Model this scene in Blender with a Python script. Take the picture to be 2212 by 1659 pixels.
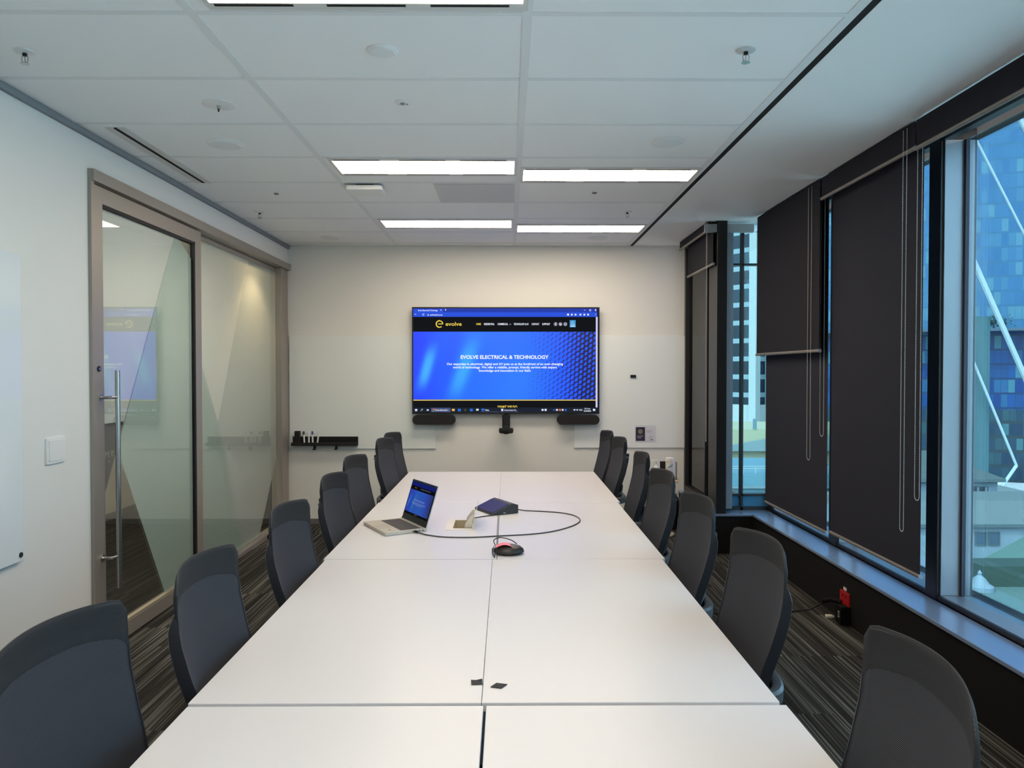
import bpy, bmesh, math, random
from mathutils import Vector, Matrix
random.seed(7)
PI = math.pi
S = bpy.context.scene
for o in list(bpy.data.objects): bpy.data.objects.remove(o)
C = S.collection

# ---------------------------------------------------------------- camera
cam_d = bpy.data.cameras.new('camera'); cam = bpy.data.objects.new('camera', cam_d); C.objects.link(cam)
cam_d.sensor_width = 36.0; cam_d.sensor_fit = 'HORIZONTAL'
cam_d.lens = 36.0 * 1605.0 / 2212.0
cam_d.clip_start = 0.05; cam_d.clip_end = 2000
cam.location = (0, 0, 1.58)
cam.rotation_euler = (PI/2 - 29.5/1605.0, 0, -11.0/1605.0)
S.camera = cam

# ---------------------------------------------------------------- world, sun, exposure
W = bpy.data.worlds.new('world'); S.world = W; W.use_nodes = True
wn = W.node_tree.nodes; wl = W.node_tree.links
sky = wn.new('ShaderNodeTexSky'); sky.sky_type = 'NISHITA'; sky.sun_disc = False
sky.sun_elevation = math.radians(48); sky.sun_rotation = math.radians(200)
sky.air_density = 1.0; sky.dust_density = 2.5; sky.ozone_density = 1.5
hz = wn.new('ShaderNodeHueSaturation'); hz.inputs['Saturation'].default_value = .45      # thin high cloud
wl.new(sky.outputs[0], hz.inputs['Color']); wl.new(hz.outputs[0], wn['Background'].inputs[0]); wn['Background'].inputs[1].default_value = 1.15
sd = bpy.data.lights.new('sun', 'SUN'); sd.energy = 7; sd.angle = math.radians(0.6); sd.color = (1, .95, .87)
sun = bpy.data.objects.new('sun', sd); C.objects.link(sun)
sun.rotation_euler = Vector((0.62, 0.38, -0.72)).to_track_quat('-Z', 'Y').to_euler()
S.view_settings.view_transform = 'Standard'; S.view_settings.look = 'None'
S.view_settings.gamma = 1.0; S.view_settings.use_curve_mapping = False
S.view_settings.exposure = 0.1
LAMP = 17.5          # radiance of the ceiling panels

# ---------------------------------------------------------------- helpers
def lin(c):
    return tuple(((v/255)/12.92 if v/255 <= .04045 else ((v/255+.055)/1.055)**2.4) for v in c)
MATS = {}
def mat(name, col, rough=.5, metal=0., spec=.5, srgb=True, coat=0., trans=None):
    if name in MATS: return MATS[name]
    m = bpy.data.materials.new(name); m.use_nodes = True
    b = m.node_tree.nodes['Principled BSDF']
    c = lin(col) if srgb else col
    b.inputs['Base Color'].default_value = (*c, 1)
    b.inputs['Roughness'].default_value = rough; b.inputs['Metallic'].default_value = metal
    b.inputs['Specular IOR Level'].default_value = spec
    b.inputs['Coat Weight'].default_value = coat
    MATS[name] = m; return m
def nt(m): return m.node_tree.nodes, m.node_tree.links, m.node_tree.nodes['Principled BSDF']
def emat(name, col, strength=1.0, srgb=True):
    if name in MATS: return MATS[name]
    m = bpy.data.materials.new(name); m.use_nodes = True
    n = m.node_tree.nodes; l = m.node_tree.links; n.clear()
    e = n.new('ShaderNodeEmission'); o = n.new('ShaderNodeOutputMaterial')
    e.inputs[0].default_value = (*(lin(col) if srgb else col), 1); e.inputs[1].default_value = strength
    l.new(e.outputs[0], o.inputs[0]); MATS[name] = m; return m
def vmat(name, strength=1.0, extra=None):
    m = bpy.data.materials.new(name); m.use_nodes = True
    n = m.node_tree.nodes; l = m.node_tree.links
    b = n['Principled BSDF']; a = n.new('ShaderNodeVertexColor'); a.layer_name = 'col'
    b.inputs['Base Color'].default_value = (.01, .01, .012, 1); b.inputs['Roughness'].default_value = .3
    l.new(a.outputs[0], b.inputs['Emission Color']); b.inputs['Emission Strength'].default_value = strength
    MATS[name] = m; return m
def glass(name, tint, refl=1.0, ior=1.45, rough=0.0):
    m = bpy.data.materials.new(name); m.use_nodes = True
    n = m.node_tree.nodes; l = m.node_tree.links; n.clear()
    o = n.new('ShaderNodeOutputMaterial'); t = n.new('ShaderNodeBsdfTransparent'); g = n.new('ShaderNodeBsdfGlossy')
    f = n.new('ShaderNodeFresnel'); f.inputs[0].default_value = ior; x = n.new('ShaderNodeMixShader')
    mu = n.new('ShaderNodeMath'); mu.operation = 'MULTIPLY'; mu.inputs[1].default_value = refl
    t.inputs[0].default_value = (*tint, 1); g.inputs['Roughness'].default_value = rough
    l.new(f.outputs[0], mu.inputs[0]); l.new(mu.outputs[0], x.inputs[0])
    l.new(t.outputs[0], x.inputs[1]); l.new(g.outputs[0], x.inputs[2]); l.new(x.outputs[0], o.inputs[0])
    MATS[name] = m; return m

class MB:
    def __init__(s): s.v = []; s.f = []; s.uv = None; s.col = None
    def add(s, vs, fs):
        k = len(s.v); s.v += [tuple(v) for v in vs]; s.f += [tuple(i+k for i in f) for f in fs]; return s
    def box(s, x0, x1, y0, y1, z0, z1, M=None):
        vs = [Vector((x, y, z)) for x in (x0, x1) for y in (y0, y1) for z in (z0, z1)]
        if M: vs = [M @ v for v in vs]
        return s.add(vs, [(0,1,3,2),(4,6,7,5),(0,4,5,1),(2,3,7,6),(0,2,6,4),(1,5,7,3)])
    def quad(s, *p): return s.add(p, [tuple(range(len(p)))])
    def prism(s, poly, d):
        n = len(poly); d = Vector(d); P = [Vector(p) for p in poly]
        vs = P + [p+d for p in P]
        fs = [tuple(range(n)), tuple(range(2*n-1, n-1, -1))] + [(i, i+n, (i+1) % n+n, (i+1) % n) for i in range(n)]
        return s.add(vs, fs)
    def rbox(s, x0, x1, y0, y1, z0, z1, r=.01, axis='z', seg=4, M=None):
        def rr(a0, a1, b0, b1):
            out = []
            for cx, cy, st in ((a1-r, b1-r, 0), (a0+r, b1-r, 1), (a0+r, b0+r, 2), (a1-r, b0+r, 3)):
                for k in range(seg+1):
                    t = PI/2*(st+k/seg); out.append((cx+r*math.cos(t), cy+r*math.sin(t)))
            return out
        if axis == 'z': P = [(a, b, z0) for a, b in rr(x0, x1, y0, y1)]; d = (0, 0, z1-z0)
        elif axis == 'y': P = [(a, y0, b) for a, b in rr(x0, x1, z0, z1)]; d = (0, y1-y0, 0)
        else: P = [(x0, a, b) for a, b in rr(y0, y1, z0, z1)]; d = (x1-x0, 0, 0)
        if M: P = [M @ Vector(p) for p in P]; d = M.to_3x3() @ Vector(d)
        return s.prism(P, d)
    def lathe(s, prof, c=(0,0,0), seg=24, axis=(0,0,1), cap=True):
        q = Vector((0,0,1)).rotation_difference(Vector(axis)); c = Vector(c); vs = []; fs = []
        for r, z in prof:
            for k in range(seg):
                a = 2*PI*k/seg; vs.append(c + q @ Vector((r*math.cos(a), r*math.sin(a), z)))
        n = len(prof)
        for i in range(n-1):
            for k in range(seg):
                k2 = (k+1) % seg; fs.append((i*seg+k, i*seg+k2, (i+1)*seg+k2, (i+1)*seg+k))
        if cap: fs += [tuple(range(seg-1, -1, -1)), tuple((n-1)*seg+k for k in range(seg))]
        return s.add(vs, fs)
    def cyl(s, p0, p1, r, seg=16, r2=None):
        p0 = Vector(p0); d = Vector(p1)-p0
        return s.lathe([(r, 0), (r if r2 is None else r2, d.length)], p0, seg, d.normalized())
    def tube(s, pts, r, seg=8, closed=False):
        pts = [Vector(p) for p in pts]; n = len(pts); vs = []; fs = []; up = None
        for i, p in enumerate(pts):
            a = pts[(i-1) % n] if closed or i > 0 else p; b = pts[(i+1) % n] if closed or i < n-1 else p
            t = (b-a).normalized()
            if up is None: up = Vector((0,0,1)) if abs(t.z) < .9 else Vector((1,0,0))
            u = t.cross(up)
            if u.length < 1e-4: u = t.orthogonal()
            u.normalize(); w = u.cross(t).normalized(); up = w
            for k in range(seg):
                an = 2*PI*k/seg; vs.append(p + (u*math.cos(an)+w*math.sin(an))*r)
        m = n if closed else n-1
        for i in range(m):
            for k in range(seg):
                k2 = (k+1) % seg; j = (i+1) % n; fs.append((i*seg+k, j*seg+k, j*seg+k2, i*seg+k2))
        if not closed: fs += [tuple(range(seg)), tuple((n-1)*seg+k for k in range(seg-1, -1, -1))]
        return s.add(vs, fs)
    def grid(s, fn, nu, nv):
        vs = [fn(i/nu, j/nv) for j in range(nv+1) for i in range(nu+1)]
        return s.add(vs, [(j*(nu+1)+i, j*(nu+1)+i+1, (j+1)*(nu+1)+i+1, (j+1)*(nu+1)+i) for j in range(nv) for i in range(nu)])
    def text(s, txt, size, fn, width=None, bold=0., align='LEFT', ydown=None):
        cu = bpy.data.curves.new('t', 'FONT'); cu.body = txt; cu.size = size; cu.offset = bold; cu.align_x = 'LEFT'
        cu.resolution_u = 3
        ob = bpy.data.objects.new('t', cu); C.objects.link(ob)
        dg = bpy.context.evaluated_depsgraph_get(); dg.update()
        me = bpy.data.meshes.new_from_object(ob.evaluated_get(dg))
        vs = [v.co.copy() for v in me.vertices]; fs = [tuple(p.vertices) for p in me.polygons]
        bpy.data.objects.remove(ob); bpy.data.curves.remove(cu); bpy.data.meshes.remove(me)
        if not vs: return s
        x0 = min(v.x for v in vs); x1 = max(v.x for v in vs); k = (width/(x1-x0)) if width else 1.
        off = {'LEFT': 0, 'CENTER': -(x1-x0)*k/2, 'RIGHT': -(x1-x0)*k}[align]
        return s.add([fn((v.x-x0)*k+off, v.y) for v in vs], fs)
    def build(s, name, m, parent=None, loc=(0,0,0), smooth=False, bevel=0, world=False, uv=None, solid=0, subd=0):
        me = bpy.data.meshes.new(name)
        o = Vector((0,0,0)) if parent is None else (Vector(parent.location) if world else Vector((0,0,0)))
        if parent is not None and world and parent.parent is not None: o = o + Vector(parent.parent.location)
        vs = [Vector(v)-o for v in s.v] if (o.length > 0) else s.v
        me.from_pydata([tuple(v) for v in vs], [], s.f); me.update()
        bm = bmesh.new(); bm.from_mesh(me); bmesh.ops.recalc_face_normals(bm, faces=bm.faces); bm.to_mesh(me); bm.free()
        if m is not None: me.materials.append(m)
        ob = bpy.data.objects.new(name, me); C.objects.link(ob)
        if parent is None: ob.location = loc
        else: ob.parent = parent
        if smooth:
            for p in me.polygons: p.use_smooth = True
            if smooth != 'all':
                me.set_sharp_from_angle(angle=math.radians(40))
        if uv:
            L = me.uv_layers.new(name='UVMap')
            for lp in me.loops: L.data[lp.index].uv = uv[lp.vertex_index]
        if solid:
            md = ob.modifiers.new('solid', 'SOLIDIFY'); md.thickness = solid; md.offset = 0
        if bevel:
            md = ob.modifiers.new('bevel', 'BEVEL'); md.width = bevel; md.segments = 2; md.limit_method = 'ANGLE'
        if subd:
            md = ob.modifiers.new('sub', 'SUBSURF'); md.levels = subd; md.render_levels = subd
        return ob

def tag(o, label, cat, group=None, kind=None):
    o['label'] = label; o['category'] = cat
    if group: o['group'] = group
    if kind: o['kind'] = kind
    return o
def thing(name, label, cat, loc, rz=0, group=None):
    o = bpy.data.objects.new(name, None); C.objects.link(o); o.location = loc; o.rotation_euler = (0, 0, rz)
    o.empty_display_size = .1
    return tag(o, label, cat, group)
def root(name, loc):
    o = bpy.data.objects.new(name, None); C.objects.link(o); o.location = loc; o['kind'] = 'structure'; return o
def struct(name, mb, m, loc=(0,0,0), **k):
    o = mb.build(name, m, None, loc, **k); o['kind'] = 'structure'; return o
def dup(o, parent=None):
    c = o.copy(); C.objects.link(c)
    if parent is not None: c.parent = parent
    for ch in list(o.children): dup(ch, c)
    return c

# ---------------------------------------------------------------- materials
M_wall = mat('wall_paint', (224, 224, 221), .55, spec=.35)
M_ceil = mat('ceiling_tile', (236, 238, 238), .9, spec=.1)
nn, ll, bb = nt(M_ceil)
no = nn.new('ShaderNodeTexNoise'); no.inputs['Scale'].default_value = 260; bu = nn.new('ShaderNodeBump')
bu.inputs['Strength'].default_value = .12; bu.inputs['Distance'].default_value = .002
tc = nn.new('ShaderNodeTexCoord'); ll.new(tc.outputs['Object'], no.inputs['Vector'])
ll.new(no.outputs[0], bu.inputs['Height']); ll.new(bu.outputs[0], bb.inputs['Normal'])
M_plas = mat('plasterboard', (234, 237, 237), .8, spec=.2)
M_grid = mat('grid_metal', (224, 226, 226), .6, spec=.2)
M_black = mat('matte_black', (17, 17, 18), .6)
M_gap = mat('black_gap', (4, 4, 5), .9)
M_frame = mat('mullion_black', (24, 23, 24), .38, spec=.5)
M_silver = mat('anodised_silver', (152, 156, 164), .38, metal=.55)
M_alu = mat('satin_aluminium', (158, 151, 144), .42, metal=.45)
M_steel = mat('brushed_steel', (190, 190, 188), .25, metal=.95)
M_white = mat('white_plastic', (226, 227, 226), .4)
M_lowwall = mat('low_wall_black', (17, 15, 14), .7, spec=.25)
M_sill = mat('sill_blue_reflected', (158, 176, 204), .24, spec=.7, metal=.55)  # grey sill; blue reflected from the tinted glass is put into the base colour
M_table = mat('white_laminate', (217, 216, 219), .3, spec=.42)
M_tedge = mat('table_edge', (214, 212, 208), .5)
M_rail = mat('rail_warm_grey', (126, 119, 112), .45, metal=.2)

M_blind = mat('blind_fabric', (42, 42, 48), .9, spec=.15)
nn, ll, bb = nt(M_blind)
tc = nn.new('ShaderNodeTexCoord'); wv = nn.new('ShaderNodeTexChecker'); wv.inputs['Scale'].default_value = 420
wv.inputs[1].default_value = (*lin((44, 44, 50)), 1); wv.inputs[2].default_value = (*lin((37, 37, 43)), 1)
ll.new(tc.outputs['Object'], wv.inputs[0]); ll.new(wv.outputs[0], bb.inputs['Base Color'])

M_blind2 = mat('blind_fabric_backlit', (47, 48, 56), .9, spec=.15)  # rear cloth: bluish daylight glowing through it is put into the colour

# carpet: planks of long streaks running down the room
M_carpet = mat('striped_carpet', (60, 58, 54), .95, spec=.08)
nn, ll, bb = nt(M_carpet)
tc = nn.new('ShaderNodeTexCoord'); sx = nn.new('ShaderNodeSeparateXYZ'); ll.new(tc.outputs['Object'], sx.inputs[0])
def mth(op, a, b=None, v=None):
    x = nn.new('ShaderNodeMath'); x.operation = op
    for i, q in enumerate((a, b)):
        if q is None: continue
        if isinstance(q, (int, float)): x.inputs[i].default_value = q
        else: ll.new(q, x.inputs[i])
    return x.outputs[0]
tx = mth('FLOOR', mth('DIVIDE', sx.outputs[0], .5)); ty = mth('FLOOR', mth('DIVIDE', mth('ADD', sx.outputs[1], mth('MULTIPLY', tx, .31)), 1.0))
rn = nn.new('ShaderNodeTexWhiteNoise'); rn.noise_dimensions = '2D'
cb = nn.new('ShaderNodeCombineXYZ'); ll.new(tx, cb.inputs[0]); ll.new(ty, cb.inputs[1]); ll.new(cb.outputs[0], rn.inputs['Vector'])
cv = nn.new('ShaderNodeCombineXYZ')
ll.new(mth('MULTIPLY', sx.outputs[0], 95.), cv.inputs[0])
ll.new(mth('MULTIPLY', sx.outputs[1], .8), cv.inputs[1]); ll.new(mth('MULTIPLY', rn.outputs[0], 40.), cv.inputs[2])
ns = nn.new('ShaderNodeTexNoise'); ns.inputs['Scale'].default_value = 1.; ns.inputs['Detail'].default_value = 2; ll.new(cv.outputs[0], ns.inputs['Vector'])
cv2 = nn.new('ShaderNodeCombineXYZ'); ll.new(mth('MULTIPLY', sx.outputs[0], 22.), cv2.inputs[0]); ll.new(mth('MULTIPLY', sx.outputs[1], .5), cv2.inputs[1]); ll.new(mth('MULTIPLY', rn.outputs[0], 70.), cv2.inputs[2])
n2 = nn.new('ShaderNodeTexNoise'); n2.inputs['Scale'].default_value = 1.; ll.new(cv2.outputs[0], n2.inputs['Vector'])
rp = nn.new('ShaderNodeValToRGB'); ll.new(mth('ADD', mth('MULTIPLY', ns.outputs[0], .68), mth('MULTIPLY', n2.outputs[0], .32)), rp.inputs[0])
e = rp.color_ramp.elements; e[0].position = .38; e[0].color = (*lin((36, 34, 32)), 1); e[1].position = .64; e[1].color = (*lin((114, 113, 107)), 1)
em = rp.color_ramp.elements.new(.5); em.color = (*lin((54, 52, 49)), 1)
ll.new(rp.outputs[0], bb.inputs['Base Color'])
fn_ = nn.new('ShaderNodeTexNoise'); fn_.inputs['Scale'].default_value = 900; ll.new(tc.outputs['Object'], fn_.inputs['Vector'])
bu = nn.new('ShaderNodeBump'); bu.inputs['Strength'].default_value = .5; bu.inputs['Distance'].default_value = .003
ll.new(fn_.outputs[0], bu.inputs['Height']); ll.new(bu.outputs[0], bb.inputs['Normal'])

# woven mesh of the chair backs (uv in metres)
def mesh_fabric(name, dark, light, rx=.0038, ry=.0036, amt=1.):
    m = mat(name, (30, 31, 34), .75, spec=.25)
    nn, ll, bb = nt(m)
    def mt(op, a, b=None):
        x = nn.new('ShaderNodeMath'); x.operation = op
        for i, q in enumerate((a, b)):
            if q is None: continue
            if isinstance(q, (int, float)): x.inputs[i].default_value = q
            else: ll.new(q, x.inputs[i])
        return x.outputs[0]
    uv = nn.new('ShaderNodeUVMap'); uv.uv_map = 'UVMap'; sp = nn.new('ShaderNodeSeparateXYZ'); ll.new(uv.outputs[0], sp.inputs[0])
    a = mt('SINE', mt('MULTIPLY', sp.outputs[0], 2*PI/rx)); b = mt('SINE', mt('MULTIPLY', sp.outputs[1], 2*PI/ry))
    r = mt('MULTIPLY', mt('ADD', mt('MULTIPLY', a, .35), mt('ADD', b, .6)), .5)
    mx = nn.new('ShaderNodeMix'); mx.data_type = 'RGBA'; mx.clamp_factor = True
    ll.new(r, mx.inputs[0]); mx.inputs[6].default_value = (*lin(dark), 1); mx.inputs[7].default_value = (*lin(light), 1)
    ll.new(mx.outputs[2], bb.inputs['Base Color'])
    return m
M_mesh = mesh_fabric('chair_mesh', (12, 13, 16), (88, 91, 101))
M_band = mesh_fabric('chair_mesh_folded', (14, 15, 17), (66, 68, 73))
M_rim = mat('chair_rim', (34, 36, 42), .42, spec=.5)
M_yoke = mat('chair_grey_plastic', (82, 84, 88), .4, spec=.5)
M_seat = mat('seat_fabric', (28, 29, 31), .9)
M_chrome = mat('polished_base', (150, 150, 150), .2, metal=.9)
M_castor = mat('castor_black', (18, 18, 18), .5)

# ---------------------------------------------------------------- room shell
XL, XR, YB, YF, H = -2.25, 2.12, 7.66, -1.8, 2.86
struct('floor', MB().box(-2.31, 3.0, YF-.2, 12.2, -.12, 0), M_carpet)
struct('floor_corridor', MB().box(-4.3, -2.31, YF-.2, 12.2, -.12, 0), mat('corridor_carpet', (40, 38, 37), .95, spec=.08))
b = MB().box(XL-.16, 2.07, YF-.1, YB+.1, H, H+.12)
struct('ceiling', MB().box(XL-.16, 1.262, YF-.1, YB+.1, H, H+.12), M_ceil)
pl = MB(); pl.box(1.298, 2.085, YF-.1, YB+.1, H, H+.12); pl.box(2.085, 2.62, YF-.1, 6.36, H+.02, H+.12)
struct('ceiling_bulkhead', pl, M_plas)
struct('trim_1', MB().box(1.262, 1.298, YF-.1, YB+.1, H+.002, H+.12), M_gap)
g = MB()
for x in (-1.128, .075): g.box(x-.0175, x+.0175, YF, YB, H-.0025, H+.002)
g.box(1.222, 1.262, YF, YB, H-.0025, H+.002)
ys = [2.69+.6*k for k in range(-7, 9)]
for y in ys:
    for x0, x1 in ((XL, -1.1455), (-1.1105, .0575), (.0925, 1.222)): g.box(x0, x1, y-.0135, y+.0135, H-.0025, H+.001)
g.box(XL, 1.222, 7.49+.0, 7.502, H-.003, H+.001)
struct('trim_2', g, M_grid)
struct('trim_3', MB().box(XL, XL+.022, YF, YB, H-.035, H-.004), mat('cornice_grey', (128, 134, 138), .7))
struct('wall_back', MB().box(XL-.1, 2.1, YB, YB+.1, 0, H), M_wall)
struct('baseboard_back', MB().box(XL, 1.55, YB-.012, YB, 0, .05), mat('skirting_grey', (110, 112, 114), .5))
wl_ = MB(); wl_.box(XL-.1, XL, YF, 4.02, 0, H); wl_.box(XL-.1, XL, 4.02, YB, 2.665, H)
struct('wall_left', wl_, M_wall)
struct('wall_rear', MB().box(XL-.1, 2.7, YF-.1, YF, 0, H), M_wall)
struct('baseboard_left', MB().box(XL, XL+.012, YF, 4.0, 0, .08), mat('skirting_alu', (150, 150, 148), .5))

# window side: dark low wall with a sill, stepped in at the far end
lw = MB(); lw.box(2.12, 2.32, YF, 6.36, 0, .325); lw.box(1.76, 2.32, 6.36, 6.56, 0, .325); lw.box(1.78, 1.86, 6.56, YB, 0, .325)
struct('wall_right', lw, M_lowwall)
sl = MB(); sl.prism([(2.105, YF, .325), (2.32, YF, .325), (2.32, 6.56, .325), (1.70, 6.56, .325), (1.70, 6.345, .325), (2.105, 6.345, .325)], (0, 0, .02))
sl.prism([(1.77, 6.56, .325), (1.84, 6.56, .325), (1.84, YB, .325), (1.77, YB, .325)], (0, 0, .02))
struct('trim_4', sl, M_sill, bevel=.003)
# outer shell beyond the glass line (slab edges that close the room against the sky)
so = MB(); so.box(2.3, 2.62, YF, 6.9, -.1, .345); so.box(1.86, 2.62, 6.56, 6.9, -.1, .345)
struct('floor_edge', so, M_lowwall)
struct('ceiling_edge', MB().box(2.3, 2.62, YF, 6.9, 2.86, 3.0), M_lowwall)

M_pane = glass('facade_glass', (.60, .80, .88), .6)
M_gask = mat('gasket', (46, 44, 60), .5)
def bay(idx, y0, y1, Xf=2.31, Xg=2.43, z0=.345, z1=2.86):
    r = root('window_%d' % idx, (Xf, (y0+y1)/2, z0))
    f = MB(); f.box(Xf, Xf+.05, y0, y1, z0, z0+.027)      # black bottom rail
    f.box(Xf, Xf+.05, y0, y1, z1-.06, z1); f.build('bottom_rail', M_frame, r, world=True)
    rv = MB(); rv.box(Xf+.012, Xg+.05, y0, y1, z0+.002, z0+.0275+.001)
    rv.box(Xf+.012, Xg+.05, y1-.012, y1-.001, z0+.03, z1-.06)
    rv.box(Xf+.012, Xg+.05, y0+.001, y0+.012, z0+.03, z1-.06)
    rv.build('reveal', M_silver, r, world=True)
    gk = MB(); gk.box(Xg-.008, Xg+.012, y1-.03, y1-.0125, z0+.03, z1-.06); gk.box(Xg-.008, Xg+.012, y0+.0125, y0+.03, z0+.03, z1-.06)
    gk.build('gasket', M_gask, r, world=True)
    MB().box(Xg, Xg+.008, y0+.012, y1-.012, z0+.028, z1-.06).build('pane', M_pane, r, world=True)
    return r
k = 2
for y0, y1 in ((5.29, 6.43), (4.06, 5.17), (2.83, 3.952), (1.60, 2.72), (.37, 1.49), (-.86, .26), (-1.8, -.97)):
    bay(k, y0, y1); k += 1
mu = []
for i, (y0, y1) in enumerate(((6.43, 6.53), (5.17, 5.29), (3.952, 4.06), (2.72, 2.83), (1.49, 1.60), (.26, .37), (-.97, -.86))):
    m_ = MB(); m_.box(2.305, 2.50, y0, y1, .345, 2.86)
    struct('trim_%d' % (5+i), m_, M_frame, bevel=.003)
# outer fins of the double facade
# transverse return window
r = root('window_10', (2.05, 6.56, .345))
f = MB(); f.box(1.80, 1.885, 6.36, 6.62, .345, 2.86); f.box(2.06, 2.085, 6.53, 6.58, .345, 2.86)
f.box(1.88, 2.5, 6.53, 6.58, .345, .375); f.box(1.88, 2.5, 6.53, 6.58, .47, .49)
f.box(1.88, 2.5, 6.53, 6.58, 2.50, 2.52); f.build('window_frame', M_frame, r, world=True, bevel=.002)
MB().box(1.70, 2.12, 6.38, 6.42, 2.765, 2.835).build('blind_rail', mat('pale_rail', (150, 156, 158), .5), r, world=True)
MB().box(1.885, 1.962, 6.44, 6.60, .375, 2.78).build('reveal', M_silver, r, world=True)
MB().box(1.962, 2.43, 6.545, 6.552, .375, 2.86).build('pane', M_pane, r, world=True)
MB().box(1.962, 2.43, 6.56, 6.565, .376, .47).build('sill_panel', mat('pale_panel', (206, 216, 232), .5), r, world=True)
# inner return window (behind it stands a dark clad column)
r = root('window_11', (1.84, 7.1, .345))
f = MB(); f.box(1.83, 1.90, 6.62, 6.68, .345, 2.86); f.box(1.83, 1.90, 7.60, 7.66, .345, 2.86); f.box(1.83, 1.90, 6.68, 7.6, .345, .40)
f.box(1.845, 1.90, 6.90, 6.925, .40, 2.86); f.box(1.83, 1.9, 6.62, 7.66, 2.82, 2.86)
f.build('window_frame', M_frame, r, world=True, bevel=.002)
MB().box(1.865, 1.872, 6.68, 7.60, .40, 2.82).build('pane', glass('smoked_glass', (.5, .52, .58), 1.0), r, world=True)
struct('wall_column', MB().box(2.1, 2.62, 9.0, 9.6, -16, 8.0), mat('column_brown', (60, 54, 50), .5))
struct('ceiling_return', MB().box(2.085, 2.7, 6.36, 6.9, H, H+.14), M_plas)

# ---------------------------------------------------------------- sliding door and glazed screen on the left
M_glass = glass('clear_glass', (.93, .96, .95), .38, 1.5)
def film_mat(name, col, op):
    m = bpy.data.materials.new(name); m.use_nodes = True
    n = m.node_tree.nodes; l = m.node_tree.links; n.clear()
    o = n.new('ShaderNodeOutputMaterial'); t = n.new('ShaderNodeBsdfTransparent'); d = n.new('ShaderNodeBsdfDiffuse')
    tl = n.new('ShaderNodeBsdfTranslucent'); x = n.new('ShaderNodeMixShader'); y = n.new('ShaderNodeMixShader')
    for q in (d, tl): q.inputs[0].default_value = (*lin(col), 1)
    x.inputs[0].default_value = .5; l.new(d.outputs[0], x.inputs[1]); l.new(tl.outputs[0], x.inputs[2])
    y.inputs[0].default_value = op; l.new(t.outputs[0], y.inputs[1]); l.new(x.outputs[0], y.inputs[2]); l.new(y.outputs[0], o.inputs[0])
    MATS[name] = m; return m
M_film = film_mat('frosted_film', (206, 217, 212), .86)
M_film2 = film_mat('pale_film', (226, 228, 226), .72)

fr = MB()
fr.box(XL-.10, XL+.02, 4.02, 4.05, 0, 2.665); fr.box(XL-.099, XL+.035, 4.024, YB-.001, 2.601, 2.664)
fr.box(XL-.10, XL+.006, 7.42, 7.64, 0, 2.60); fr.box(XL-.10, XL+.004, 5.50, 7.42, 0, .035)
fr.box(XL-.10, XL-.055, 5.50, 7.42, 2.55, 2.60)
struct('trim_12', fr, M_alu, bevel=.002)

d = root('door_1', (XL, 4.77, 0))
f = MB(); f.box(XL-.03, XL+.012, 4.06, 4.145, .01, 2.59); f.box(XL-.03, XL+.012, 5.37, 5.47, .01, 2.59)
f.box(XL-.03, XL+.012, 4.145, 5.37, 2.50, 2.59); f.box(XL-.03, XL+.012, 4.145, 5.37, .01, .10)
f.build('door_frame', M_alu, d, world=True, bevel=.002)
gk = MB(); gk.box(XL-.02, XL+.010, 5.352, 5.37, .1, 2.5); gk.box(XL-.02, XL+.010, 4.145, 5.37, 2.482, 2.5)
gk.build('seal', M_black, d, world=True)
MB().box(XL-.02, XL+.010, 4.145, 5.352, .1, .112).build('bead', mat('bead_brass', (170, 158, 136), .4, metal=.3), d, world=True)
MB().box(XL-.012, XL-.004, 4.145, 5.352, .10, 2.482).build('glass_pane', M_glass, d, world=True)
def film(name, pts, x, m, par, t=.0012):
    return MB().prism([(x, y, z) for y, z in pts], (t, 0, 0)).build(name, m, par, world=True)
film('frosted_film', [(5.10, 2.482), (5.012, 2.356), (4.325, 1.123), (4.905, .112), (5.352, .112), (5.352, 2.38), (5.16, 2.482)], XL-.0137, M_film, d)
film('pale_film', [(4.145, 1.28), (4.402, 1.28), (5.01, 2.36), (5.09, 2.482), (4.145, 2.482)], XL-.0137, M_film2, d)
film('sign_film', [(4.146, 1.278), (4.400, 1.278), (4.325, 1.125), (4.146, .80)], XL-.0170, mat('navy_film', (22, 26, 48), .5), d)
tx_ = MB()
def mir(a, b): return (XL-.0155, 4.315-a, 1.085+b)
tx_.text('L9.M.20', .052, mir, width=.20); tx_.cyl((XL-.0156, 4.24, 1.06), (XL-.0152, 4.24, 1.06), .006, 10)
tx_.build('room_number', mat('sign_grey', (170, 170, 165), .6), d, world=True)
h = MB(); h.cyl((XL+.075, 4.165, .36), (XL+.075, 4.165, 1.58), .014, 16)
hb = h.build('door_handle', M_steel, d, world=True, smooth=True)
for z in (.54, 1.43):
    q = MB(); q.cyl((XL+.012, 4.165-.055, z), (XL+.072, 4.165-.055, z), .009, 12); q.cyl((XL+.012, 4.165-.055, z), (XL+.018, 4.165-.055, z), .02, 16)
    q.cyl((XL+.066, 4.165-.055, z), (XL+.072, 4.165, z), .009, 12)
    q.build('handle_mount', M_steel, d, world=True, smooth=True)
lk = MB(); lk.cyl((XL+.012, 4.09, 1.588), (XL+.017, 4.09, 1.588), .016, 20)
lk.build('lock_cylinder', M_black, d, world=True)
MB().cyl((XL+.017, 4.09, 1.588), (XL+.0185, 4.09, 1.588), .008, 14).build('lock_face', M_steel, d, world=True)

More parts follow.
